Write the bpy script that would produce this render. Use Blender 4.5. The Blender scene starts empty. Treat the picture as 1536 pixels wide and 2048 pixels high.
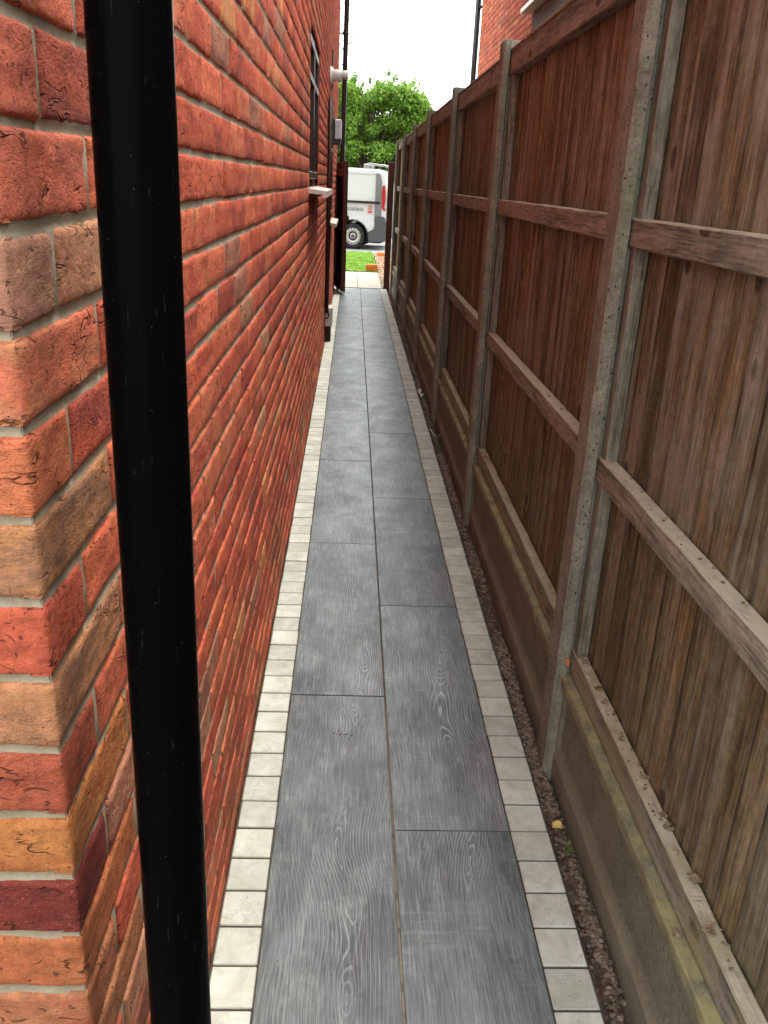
import bpy, math, random
import numpy as np
from mathutils import Matrix, Vector
R = math.radians
random.seed(7)
rng = np.random.default_rng(11)
scene = bpy.context.scene
COL = scene.collection

# ------------------------------------------------------------------ camera
CAM_H = 1.52
F_PX, PITCH, ROLL, YAW = 1696.117, R(21.239), R(2.7625), R(2.895)
fw = Vector((math.sin(YAW)*math.cos(PITCH), math.cos(YAW)*math.cos(PITCH), -math.sin(PITCH)))
rt = Vector((math.cos(YAW), -math.sin(YAW), 0.0))
up = rt.cross(fw)
rt2 = rt*math.cos(ROLL) + up*math.sin(ROLL)
up2 = -rt*math.sin(ROLL) + up*math.cos(ROLL)
cam_data = bpy.data.cameras.new('camera')
cam = bpy.data.objects.new('camera', cam_data)
COL.objects.link(cam)
cam_data.sensor_fit = 'VERTICAL'
cam_data.sensor_height = 36.0
cam_data.lens = F_PX/2048.0*36.0
cam_data.clip_start = 0.02
cam_data.clip_end = 2000.0
m = Matrix.Identity(4)
for i in range(3):
    m[i][0] = rt2[i]; m[i][1] = up2[i]; m[i][2] = -fw[i]
m[2][3] = CAM_H
cam.matrix_world = m
scene.camera = cam

# ------------------------------------------------------------------ sky, sun, exposure
SUN_EL, SUN_AZ = R(74), R(55)          # azimuth clockwise from +Y: high, ahead and to the right, veiled by cloud
world = bpy.data.worlds.new('World')
scene.world = world
world.use_nodes = True
wn = world.node_tree
wn.nodes.clear()
sky = wn.nodes.new('ShaderNodeTexSky')
sky.sky_type = 'NISHITA'
sky.sun_disc = False
sky.sun_elevation = SUN_EL
sky.sun_rotation = SUN_AZ
sky.air_density = 1.0
sky.dust_density = 3.0
bg1 = wn.nodes.new('ShaderNodeBackground'); bg1.inputs[1].default_value = 0.06
wn.links.new(sky.outputs[0], bg1.inputs[0])
bg2 = wn.nodes.new('ShaderNodeBackground')       # the even cloud layer of an overcast day
bg2.inputs[0].default_value = (0.97, 1.0, 0.955, 1); bg2.inputs[1].default_value = 1.0
ad = wn.nodes.new('ShaderNodeAddShader')
wo = wn.nodes.new('ShaderNodeOutputWorld')
wn.links.new(bg1.outputs[0], ad.inputs[0]); wn.links.new(bg2.outputs[0], ad.inputs[1])
wn.links.new(ad.outputs[0], wo.inputs[0])
sd = bpy.data.lights.new('sun', 'SUN')
sd.energy = 1.0; sd.angle = R(14); sd.color = (1.0, 0.95, 0.87)
sun = bpy.data.objects.new('sun', sd); COL.objects.link(sun)
dirv = Vector((math.sin(SUN_AZ)*math.cos(SUN_EL), math.cos(SUN_AZ)*math.cos(SUN_EL), math.sin(SUN_EL)))
sun.rotation_euler = dirv.to_track_quat('Z', 'Y').to_euler()
sun.location = dirv*30
vs = scene.view_settings
vs.view_transform = 'Standard'; vs.look = 'None'; vs.gamma = 1; vs.use_curve_mapping = False
vs.exposure = 1.6

# ------------------------------------------------------------------ noise (numpy, for real displacement)
def _h(i, j, k, s):
    n = (i*374761393 + j*668265263 + k*2147483647 + s*1274126177) & 0xffffffff
    n = ((n ^ (n >> 13))*1274126177) & 0xffffffff
    n = (n ^ (n >> 16)) & 0xffffffff
    return n/4294967295.0
def noise(P, scale=(1, 1, 1), seed=0):
    Q = np.asarray(P, float)*np.asarray(scale, float)
    I = np.floor(Q).astype(np.int64); Fr = Q-I; Fr = Fr*Fr*(3-2*Fr)
    o = 0
    for a in (0, 1):
        for b in (0, 1):
            for c in (0, 1):
                w = (Fr[:, 0] if a else 1-Fr[:, 0])*(Fr[:, 1] if b else 1-Fr[:, 1])*(Fr[:, 2] if c else 1-Fr[:, 2])
                o = o + w*_h(I[:, 0]+a, I[:, 1]+b, I[:, 2]+c, seed)
    return o*2-1

# ------------------------------------------------------------------ mesh builder
class MB:
    def __init__(s):
        s.v = []; s.f = []; s.c = []; s.c2 = []; s.n = 0; s.sm = []; s.dual = False
    def add(s, verts, faces, col=(1, 1, 1), col2=None, smooth=False):
        verts = np.asarray(verts, float).reshape(-1, 3)
        s.v.append(verts)
        for f in faces: s.f.append([i+s.n for i in f])
        s.sm += [smooth]*len(faces)
        s.n += len(verts)
        c = np.asarray(col, float)
        if c.ndim == 1: c = np.tile(c[:3], (len(verts), 1))
        s.c.append(c)
        c2 = np.asarray(col2 if col2 is not None else (c if s.dual else (1.0, 1.0, 1.0)), float)
        if c2.ndim == 1: c2 = np.tile(c2[:3], (len(verts), 1))
        s.c2.append(c2)
        return s
    def build(s, name, mat, parent=None):
        me = bpy.data.meshes.new(name)
        V = np.concatenate(s.v) if s.v else np.zeros((0, 3))
        me.vertices.add(len(V)); me.vertices.foreach_set('co', V.ravel())
        ls = np.array([len(f) for f in s.f], np.int32)
        me.loops.add(int(ls.sum())); me.loops.foreach_set('vertex_index', np.concatenate([np.array(f, np.int32) for f in s.f]))
        st = np.concatenate([[0], np.cumsum(ls)[:-1]]).astype(np.int32)
        me.polygons.add(len(ls)); me.polygons.foreach_set('loop_start', st); me.polygons.foreach_set('loop_total', ls)
        me.polygons.foreach_set('use_smooth', np.array(s.sm, bool))
        for nm, cc in (('tint', s.c), ('tint2', s.c2)):
            a = me.attributes.new(nm, 'FLOAT_COLOR', 'POINT')
            C = np.concatenate(cc); a.data.foreach_set('color', np.hstack([C, np.ones((len(C), 1))]).astype(np.float32).ravel())
        me.update(calc_edges=True); me.validate()
        o = bpy.data.objects.new(name, me); COL.objects.link(o)
        if mat is not None: me.materials.append(mat)
        if parent is not None:
            o.parent = parent
            o.matrix_parent_inverse = Matrix.Translation(parent_world(parent)).inverted()
        return o
    # chamfered box
    def box(s, x0, x1, y0, y1, z0, z1, b=0.0, col=(1, 1, 1), col2=None, xf=None):
        lo = np.array([x0, y0, z0]); hi = np.array([x1, y1, z1])
        if b <= 0:
            V = [[(x0, x1)[i], (y0, y1)[j], (z0, z1)[k]] for i in (0, 1) for j in (0, 1) for k in (0, 1)]
            Fc = [(0, 1, 3, 2), (4, 6, 7, 5), (0, 4, 5, 1), (2, 3, 7, 6), (0, 2, 6, 4), (1, 5, 7, 3)]
        else:
            V = []; idx = {}
            for i in (0, 1):
                for j in (0, 1):
                    for k in (0, 1):
                        for ax in range(3):
                            p = []
                            for a, q in enumerate((i, j, k)):
                                e = (lo[a], hi[a])[q]
                                if a != ax: e += b if q == 0 else -b
                                p.append(e)
                            idx[(i, j, k, ax)] = len(V); V.append(p)
            Fc = []
            def q(*k): return [idx[t] for t in k]
            for sx in (0, 1):
                Fc.append(q((sx, 0, 0, 0), (sx, 0, 1, 0), (sx, 1, 1, 0), (sx, 1, 0, 0))[::(-1 if sx else 1)])
                Fc.append(q((0, sx, 0, 1), (1, sx, 0, 1), (1, sx, 1, 1), (0, sx, 1, 1))[::(-1 if sx else 1)])
                Fc.append(q((0, 0, sx, 2), (0, 1, sx, 2), (1, 1, sx, 2), (1, 0, sx, 2))[::(-1 if sx else 1)])
            for a in (0, 1):
                for c in (0, 1):
                    Fc.append(q((a, c, 0, 0), (a, c, 1, 0), (a, c, 1, 1), (a, c, 0, 1)))
                    Fc.append(q((a, 0, c, 0), (a, 1, c, 0), (a, 1, c, 2), (a, 0, c, 2)))
                    Fc.append(q((0, a, c, 1), (1, a, c, 1), (1, a, c, 2), (0, a, c, 2)))
            for i in (0, 1):
                for j in (0, 1):
                    for k in (0, 1): Fc.append(q((i, j, k, 0), (i, j, k, 1), (i, j, k, 2)))
        V = np.array(V, float)
        if xf is not None: V = xf(V)
        return s.add(V, Fc, col, col2)
    # sheet of quads from a grid of points [nu][nv]
    def sheet(s, G, col=(1, 1, 1), col2=None, smooth=True, flip=False):
        G = np.asarray(G, float); nu, nv = G.shape[:2]
        Fc = []
        for i in range(nu-1):
            for j in range(nv-1):
                q = [i*nv+j, (i+1)*nv+j, (i+1)*nv+j+1, i*nv+j+1]
                Fc.append(q[::-1] if flip else q)
        return s.add(G.reshape(-1, 3), Fc, col, col2, smooth)
    def tube(s, pts, r, seg=16, col=(1, 1, 1), cap=True, radii=None):
        pts = [Vector(p) for p in pts]; V = []; prev = None
        for i, p in enumerate(pts):
            t = (pts[min(i+1, len(pts)-1)]-pts[max(i-1, 0)]).normalized()
            if prev is None:
                a = Vector((0, 0, 1)) if abs(t.z) < 0.9 else Vector((1, 0, 0))
                n = t.cross(a).normalized()
            else: n = (prev - t*prev.dot(t)).normalized()
            prev = n; b = t.cross(n)
            rr = radii[i] if radii else r
            for k in range(seg):
                a = 2*math.pi*k/seg
                V.append(p + (n*math.cos(a)+b*math.sin(a))*rr)
        Fc = []
        for i in range(len(pts)-1):
            for k in range(seg):
                k2 = (k+1) % seg
                Fc.append([i*seg+k, i*seg+k2, (i+1)*seg+k2, (i+1)*seg+k])
        s.add([list(v) for v in V], Fc, col, smooth=True)
        if cap:
            n0 = s.n-len(V)
            s.f.append([n0+k for k in range(seg)][::-1]); s.sm.append(False)
            s.f.append([n0+(len(pts)-1)*seg+k for k in range(seg)]); s.sm.append(False)
        return s
    # polygon in the XZ plane extruded along Y
    def prism_xz(s, poly, y0, y1, col=(1, 1, 1)):
        n = len(poly)
        V = [(x, y0, z) for x, z in poly]+[(x, y1, z) for x, z in poly]
        Fc = [list(range(n)), list(range(n, 2*n))[::-1]]+[[i, (i+1) % n+0, (i+1) % n+n, i+n][::-1] for i in range(n)]
        return s.add(V, Fc, col)
    # beam along Y with slightly uneven sawn faces
    def beam(s, x0, x1, y0, y1, z0, z1, col, seg=24, amp=0.0015, seed=0, ch=0.003):
        ys = np.linspace(y0, y1, seg+1)
        prof = [(x0+ch, z0), (x1-ch, z0), (x1, z0+ch), (x1, z1-ch), (x1-ch, z1), (x0+ch, z1), (x0, z1-ch), (x0, z0+ch)]
        G = np.array([[(px, y, pz) for px, pz in prof+[prof[0]]] for y in ys])
        P = G.reshape(-1, 3)
        P2 = P.copy()
        P2[:, 0] += amp*noise(P, (30, 14, 30), seed); P2[:, 2] += amp*1.3*noise(P, (30, 9, 30), seed+3)
        s.sheet(P2.reshape(G.shape), col, smooth=False)
        k = len(prof)
        for ii, rev in ((0, False), (seg, True)):
            V = P2.reshape(G.shape)[ii][:k]
            s.add(V, [list(range(k))[::-1] if rev else list(range(k))], col)
        return s

def parent_world(o):
    p = Vector(o.location)
    q = o.parent
    while q is not None:
        p = p if True else p
        q = q.parent
    return p
def empty(name, loc=(0, 0, 0), parent=None):
    o = bpy.data.objects.new(name, None); COL.objects.link(o); o.location = loc
    o.empty_display_size = 0.1
    if parent is not None:
        o.parent = parent
        o.matrix_parent_inverse = Matrix.Translation(parent_world(parent)).inverted()
    return o
def tag(o, label=None, cat=None, group=None, kind=None):
    if label: o['label'] = label
    if cat: o['category'] = cat
    if group: o['group'] = group
    if kind: o['kind'] = kind
    return o

# ------------------------------------------------------------------ shader helper
class M:
    def __init__(s, name):
        s.m = bpy.data.materials.new(name); s.m.use_nodes = True
        s.t = s.m.node_tree; s.t.nodes.clear()
        s.out = s.t.nodes.new('ShaderNodeOutputMaterial')
        s.b = s.t.nodes.new('ShaderNodeBsdfPrincipled')
        s.t.links.new(s.b.outputs[0], s.out.inputs[0])
        s._p = None
    def n(s, ty, **kw):
        nd = s.t.nodes.new(ty)
        for k, v in kw.items(): setattr(nd, k, v)
        return nd
    def L(s, a, b): s.t.links.new(a, b)
    def put(s, inp, v):
        if isinstance(v, bpy.types.NodeSocket): s.L(v, inp)
        elif isinstance(v, (tuple, list)) and len(v) == 3 and inp.type == 'RGBA': inp.default_value = (*v, 1)
        else: inp.default_value = v
    def pos(s):
        if s._p is None: s._p = s.n('ShaderNodeNewGeometry').outputs['Position']
        return s._p
    def attr(s, name):
        return s.n('ShaderNodeAttribute', attribute_name=name).outputs['Color']
    def vec(s, v, sc):
        nd = s.n('ShaderNodeVectorMath', operation='MULTIPLY'); s.L(v, nd.inputs[0]); nd.inputs[1].default_value = sc
        return nd.outputs[0]
    def vadd(s, a, b):
        nd = s.n('ShaderNodeVectorMath', operation='ADD'); s.put(nd.inputs[0], a); s.put(nd.inputs[1], b); return nd.outputs[0]
    def sep(s, v):
        nd = s.n('ShaderNodeSeparateXYZ'); s.L(v, nd.inputs[0]); return nd.outputs
    def comb(s, x, y, z):
        nd = s.n('ShaderNodeCombineXYZ')
        for i, v in enumerate((x, y, z)): s.put(nd.inputs[i], v)
        return nd.outputs[0]
    def math(s, op, a, b=0.0, c=None, clamp=False):
        nd = s.n('ShaderNodeMath', operation=op, use_clamp=clamp); s.put(nd.inputs[0], a); s.put(nd.inputs[1], b)
        if c is not None: s.put(nd.inputs[2], c)
        return nd.outputs[0]
    def noise(s, v, scale=5.0, detail=3.0, rough=0.55, dist=0.0):
        nd = s.n('ShaderNodeTexNoise'); s.L(v, nd.inputs['Vector'])
        nd.inputs['Scale'].default_value = scale; nd.inputs['Detail'].default_value = detail
        nd.inputs['Roughness'].default_value = rough; nd.inputs['Distortion'].default_value = dist
        return nd.outputs['Fac']
    def voro(s, v, scale=5.0, feature='F1', rand=1.0):
        nd = s.n('ShaderNodeTexVoronoi', feature=feature); s.L(v, nd.inputs['Vector'])
        nd.inputs['Scale'].default_value = scale; nd.inputs['Randomness'].default_value = rand
        return nd.outputs['Distance']
    def map(s, v, a, b, c=0.0, d=1.0):
        nd = s.n('ShaderNodeMapRange'); nd.clamp = True; s.put(nd.inputs[0], v)
        for i, t in enumerate((a, b, c, d)): nd.inputs[i+1].default_value = t
        return nd.outputs[0]
    def mix(s, f, a, b, mode='MIX'):
        nd = s.n('ShaderNodeMix', data_type='RGBA', blend_type=mode)
        s.put(nd.inputs[0], f); s.put(nd.inputs[6], a); s.put(nd.inputs[7], b)
        return nd.outputs[2]
    def scale(s, c, f): # colour * scalar
        nd = s.n('ShaderNodeVectorMath', operation='SCALE'); s.put(nd.inputs[0], c); s.put(nd.inputs[3], f); return nd.outputs[0]
    def bump(s, h, dist=0.002, strength=1.0, nrm=None):
        nd = s.n('ShaderNodeBump'); nd.inputs['Strength'].default_value = strength; nd.inputs['Distance'].default_value = dist
        s.L(h, nd.inputs['Height'])
        if nrm is not None: s.L(nrm, nd.inputs['Normal'])
        return nd.outputs[0]
    def fin(s, col=None, rough=0.8, nrm=None, spec=0.3, metal=0.0, coat=0.0):
        if col is not None: s.put(s.b.inputs['Base Color'], col)
        s.put(s.b.inputs['Roughness'], rough)
        s.b.inputs['Specular IOR Level'].default_value = spec
        s.b.inputs['Metallic'].default_value = metal
        s.b.inputs['Coat Weight'].default_value = coat
        if nrm is not None: s.L(nrm, s.b.inputs['Normal'])
        return s.m

def mat_brick(name='brick', near=True):
    k = M(name); p = k.vec(k.pos(), (1, 1, 2.4)); p0 = k.pos()
    t1, t2 = k.attr('tint'), k.attr('tint2')
    blend = k.map(k.noise(p, 9, 3, 0.6), 0.42, 0.6)
    c = k.mix(blend, t1, t2)
    c = k.scale(c, k.map(k.noise(p0, 70, 5, 0.7), 0.3, 0.72, 0.74, 1.36))
    # folded creases left by the throwing of the clay
    n1 = k.noise(p, 22, 2, 0.5, 0.6); n2 = k.noise(k.vadd(p, (7.1, 3.3, 1.9)), 7, 1, 0.5)
    ridge = k.math('SUBTRACT', 1.0, k.map(k.math('ABSOLUTE', k.math('SUBTRACT', n1, 0.52)), 0.0, 0.028))
    crease = k.math('MULTIPLY', ridge, k.map(k.noise(k.vadd(p, (2.1, 6.3, 4.9)), 17, 1, 0.5), 0.56, 0.64))
    n3 = k.noise(k.vadd(p, (1.7, 9.3, 5.9)), 48, 2, 0.5, 0.3)
    fine = k.math('MULTIPLY', k.math('SUBTRACT', 1.0, k.map(k.math('ABSOLUTE', k.math('SUBTRACT', n3, 0.5)), 0.0, 0.03)), k.map(n2, 0.6, 0.42))
    pit = k.math('MAXIMUM', k.map(k.noise(p0, 170, 2, 0.5), 0.68, 0.75), k.map(k.noise(k.vec(p0, (1, 1, 1.8)), 62, 3, 0.6), 0.665, 0.71))
    c = k.mix(k.math('MULTIPLY', crease, 0.6), c, (0.06, 0.022, 0.016))
    c = k.mix(k.map(k.noise(p0, 95, 4, 0.7), 0.56, 0.72, 0, 0.35), c, (0.16, 0.05, 0.032))
    c = k.mix(k.math('MULTIPLY', pit, 0.7), c, (0.06, 0.025, 0.02))
    sand = k.map(k.noise(p0, 420, 2, 0.5), 0.62, 0.75)
    c = k.mix(k.math('MULTIPLY', sand, 0.35), c, (0.62, 0.33, 0.2))
    # green-brown damp stain low on the wall and pale bloom in patches
    z = k.sep(p0)[2]
    damp = k.math('MULTIPLY', k.map(z, 0.75, 0.05), k.map(k.noise(p0, 2.2, 3, 0.6), 0.42, 0.62))
    c = k.mix(k.math('MULTIPLY', damp, 0.55), c, (0.13, 0.085, 0.04))
    bloom = k.map(k.noise(k.vadd(p0, (3, 3, 3)), 6, 4, 0.7), 0.62, 0.8)
    c = k.mix(k.math('MULTIPLY', bloom, 0.18), c, (0.55, 0.4, 0.33))
    h = k.math('MULTIPLY_ADD', k.noise(p0, 150, 5, 0.72), 0.8, k.math('MULTIPLY', k.noise(p, 18, 3, 0.5), 0.9))
    h = k.math('SUBTRACT', h, k.math('MULTIPLY', crease, 1.4))
    fold = k.math('ABSOLUTE', k.math('SUBTRACT', k.noise(k.vadd(k.vec(p0, (1, 1, 1.7)), (8, 2, 4)), 30, 3, 0.6, 0.8), 0.5))
    h = k.math('ADD', h, k.math('MULTIPLY', k.map(fold, 0.0, 0.12), 0.14))
    h = k.math('SUBTRACT', h, k.math('MULTIPLY', fine, 0.22))
    h = k.math('SUBTRACT', h, k.math('MULTIPLY', pit, 0.6))
    return k.fin(c, 0.88, k.bump(h, 0.0030, 0.9), 0.15)
def mat_mortar():
    k = M('mortar'); p = k.pos()
    c = k.mix(k.map(k.noise(p, 30, 4, 0.6), 0.3, 0.7), (0.25, 0.205, 0.145), (0.37, 0.31, 0.225))
    c = k.mix(k.map(k.noise(p, 260, 2), 0.62, 0.75), c, (0.22, 0.18, 0.15))
    c = k.mix(k.math('MULTIPLY', k.map(k.noise(p, 4, 3), 0.5, 0.7), 0.35), c, (0.30, 0.20, 0.14))
    return k.fin(c, 0.95, k.bump(k.noise(p, 150, 4, 0.6), 0.002, 0.8), 0.1)
def mat_plain(name, col, rough=0.5, spec=0.4, metal=0.0, coat=0.0, bump=0.0, bs=80, var=0.08):
    k = M(name); p = k.pos()
    c = k.scale(col, k.map(k.noise(p, 14, 4, 0.6), 0.3, 0.7, 1-var, 1+var)) if var else col
    r = k.map(k.noise(p, 35, 3), 0.3, 0.7, max(rough-0.06, 0.02), rough+0.06)
    return k.fin(c, r, k.bump(k.noise(p, bs, 3), bump, 0.6) if bump else None, spec, metal, coat)
def mat_gloss_black():
    k = M('black_plastic'); p = k.pos()
    sc = k.map(k.noise(k.vec(p, (60, 60, 5)), 4, 3, 0.7), 0.66, 0.72)
    dust = k.map(k.noise(p, 300, 2), 0.74, 0.80)
    c = k.mix(k.math('MULTIPLY', sc, 0.05), (0.002, 0.002, 0.0022), (0.2, 0.2, 0.22))
    c = k.mix(k.math('MULTIPLY', dust, 0.25), c, (0.25, 0.26, 0.28))
    r = k.map(k.noise(p, 7, 4, 0.6), 0.3, 0.7, 0.16, 0.30)
    r = k.math('ADD', r, k.math('MULTIPLY', sc, 0.3))
    return k.fin(c, r, k.bump(k.noise(k.vec(p, (1, 1, .2)), 14, 2), 0.0012, 0.4), 0.012)
def mat_wood(name, axis='Z', grey=0.5, base=None, rail=False):
    k = M(name); p = k.pos(); t = k.attr('tint')
    st = {'Z': (1, 1, 0.07), 'Y': (1, 0.07, 1)}[axis]
    off = k.scale(t, 13.0)
    q = k.vadd(k.vec(p, st), off)
    grain = k.noise(q, 150, 4, 0.62); broad = k.noise(q, 26, 3, 0.6)
    patch = k.noise(k.vadd(p, off), 3.2, 4, 0.6)
    c = t
    c = k.scale(c, k.map(broad, 0.3, 0.7, 0.72, 1.3))
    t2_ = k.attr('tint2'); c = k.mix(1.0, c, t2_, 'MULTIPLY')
    c = k.mix(k.map(grain, 0.38, 0.58), k.scale(c, 0.42), c)
    greyc = (0.29, 0.262, 0.215) if not rail else (0.38, 0.33, 0.28)
    z = k.sep(p)[2]
    wz = k.map(z, 0.5, 1.7, 0.24, 0.75) if not rail else 0.4
    g = k.math('MULTIPLY', k.map(k.math('MULTIPLY_ADD', broad, 0.6, k.math('MULTIPLY', patch, 0.5)), 0.5, 0.68), wz)
    c = k.mix(k.math('MULTIPLY', g, grey*2, clamp=True), c, greyc)
    # knots: sparse stretched cells with dark hearts
    kn = k.voro(k.vadd(k.vec(p, {'Z': (1, 1, 0.5), 'Y': (1, 0.5, 1)}[axis]), off), 7.5)
    knot = k.map(kn, 0.085, 0.125, 1.0, 0.0)
    ring = k.math('MULTIPLY', k.math('SINE', k.math('MULTIPLY', kn, 230.0)), k.map(kn, 0.11, 0.30, 0.45, 0.0))
    c = k.mix(k.map(kn, 0.24, 0.13, 0.0, 0.35), c, (0.30, 0.25, 0.20))
    c = k.scale(c, k.map(k.noise(p, 45, 4, 0.7), 0.35, 0.65, 0.82, 1.15))
    c = k.mix(k.math('MULTIPLY', knot, 0.8), c, (0.035, 0.018, 0.012))
    c = k.mix(k.math('MULTIPLY', ring, 0.55, clamp=True), c, (0.05, 0.025, 0.018))
    # bandsaw marks across the grain in patches, and tiny pale specks
    swc = {'Z': (0.12, 0.12, 1), 'Y': (0.12, 1, 0.12)}[axis]
    saw = k.noise(k.vec(p, swc), 190, 1, 0.5)
    sawm = k.map(k.noise(k.vadd(p, off), 5, 2), 0.5, 0.62)
    c = k.mix(k.math('MULTIPLY', k.math('MULTIPLY', k.map(saw, 0.52, 0.7), sawm), 0.16), c, (0.30, 0.23, 0.19))
    sp = k.map(k.noise(p, 230, 2), 0.735, 0.77)
    c = k.mix(k.math('MULTIPLY', sp, 0.5), c, (0.5, 0.42, 0.36))
    if not rail:
        alg = k.math('MULTIPLY', k.map(z, 0.75, 0.3), k.map(k.noise(p, 4, 3), 0.42, 0.6))
        c = k.mix(k.math('MULTIPLY', alg, 0.45), c, (0.13, 0.11, 0.045))
    else:
        nz_ = k.sep(k.n('ShaderNodeNewGeometry').outputs['Normal'])[2]
        top_ = k.math('MULTIPLY', k.map(nz_, 0.55, 0.8), k.map(k.noise(p, 30, 4, 0.65), 0.3, 0.5, 0.55, 1.0))
        c = k.mix(k.math('MULTIPLY', top_, 0.95), c, (0.50, 0.45, 0.34))     # paler on upward faces
        alg = k.math('MULTIPLY', k.map(z, 0.5, 0.3), k.map(k.noise(p, 9, 4, 0.65), 0.42, 0.58))
        c = k.mix(k.math('MULTIPLY', alg, 0.6), c, (0.26, 0.22, 0.09))
    h = k.math('MULTIPLY_ADD', grain, 1.1, k.math('MULTIPLY', broad, 1.0))
    h = k.math('ADD', h, k.math('MULTIPLY', k.noise(k.vec(p, (1, 1, 0.5)), 240, 3, 0.7), 0.7 if rail else 0.35))
    h = k.math('ADD', h, k.math('MULTIPLY', k.math('MULTIPLY', saw, sawm), 0.6))
    h = k.math('SUBTRACT', h, k.math('MULTIPLY', knot, 0.8))
    return k.fin(c, 0.82, k.bump(h, 0.0026, 0.9), 0.22)
def mat_concrete(name='concrete', board=False):
    k = M(name); p = k.pos()
    a, b = ((0.125, 0.113, 0.078), (0.20, 0.18, 0.125)) if board else ((0.155, 0.14, 0.108), (0.28, 0.255, 0.20))
    c = k.mix(k.map(k.noise(p, 12, 5, 0.65), 0.3, 0.7), a, b)
    c = k.mix(k.math('MULTIPLY', k.map(k.noise(p, 330, 2), 0.55, 0.75), 0.4), c, (0.5, 0.45, 0.38))
    v = k.voro(k.vec(p, (1, 1, 0.75)), 75)
    sel = k.map(k.noise(k.vadd(p, (5, 5, 5)), 60, 1), 0.42, 0.48)
    pit = k.math('MULTIPLY', k.map(v, 0.11, 0.19, 1, 0), sel)
    pit = k.math('MAXIMUM', pit, k.map(k.noise(p, 140, 2, 0.6), 0.68, 0.74))
    if not board: c = k.mix(k.math('MULTIPLY', pit, 0.9), c, (0.03, 0.025, 0.02))
    gr = k.map(k.noise(k.vec(p, (1, 1, 0.35)), 7, 3), 0.52, 0.68)
    c = k.scale(c, k.map(k.noise(p, 85, 4, 0.7), 0.35, 0.65, 0.75, 1.2))
    c = k.mix(k.math('MULTIPLY', gr, 0.4), c, (0.17, 0.18, 0.11))
    z = k.sep(p)[2]
    if board:
        edge = k.math('MULTIPLY', k.map(z, 0.245, 0.285), k.map(k.noise(p, 16, 4, 0.6), 0.36, 0.6))
        c = k.mix(k.math('MULTIPLY', edge, 0.8), c, (0.33, 0.30, 0.14))
        c = k.mix(k.math('MULTIPLY', k.map(z, 0.078, 0.05), 0.4), c, (0.30, 0.27, 0.20))
        fl = k.map(k.noise(p, 150, 3, 0.6), 0.68, 0.74)
        c = k.mix(k.math('MULTIPLY', fl, 0.6), c, (0.5, 0.44, 0.36))
    low = k.math('MULTIPLY', k.map(z, 0.4, 0.0), k.map(k.noise(p, 9, 3), 0.35, 0.6))
    c = k.mix(k.math('MULTIPLY', low, 0.4), c, (0.14, 0.105, 0.075))
    h = k.math('MULTIPLY_ADD', k.noise(p, 140, 4, 0.65), 0.5, k.math('MULTIPLY', k.noise(p, 20, 3), 0.8))
    if not board: h = k.math('SUBTRACT', h, k.math('MULTIPLY', pit, 1.6))
    return k.fin(c, 0.9, k.bump(h, 0.003, 0.8), 0.2)
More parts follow.
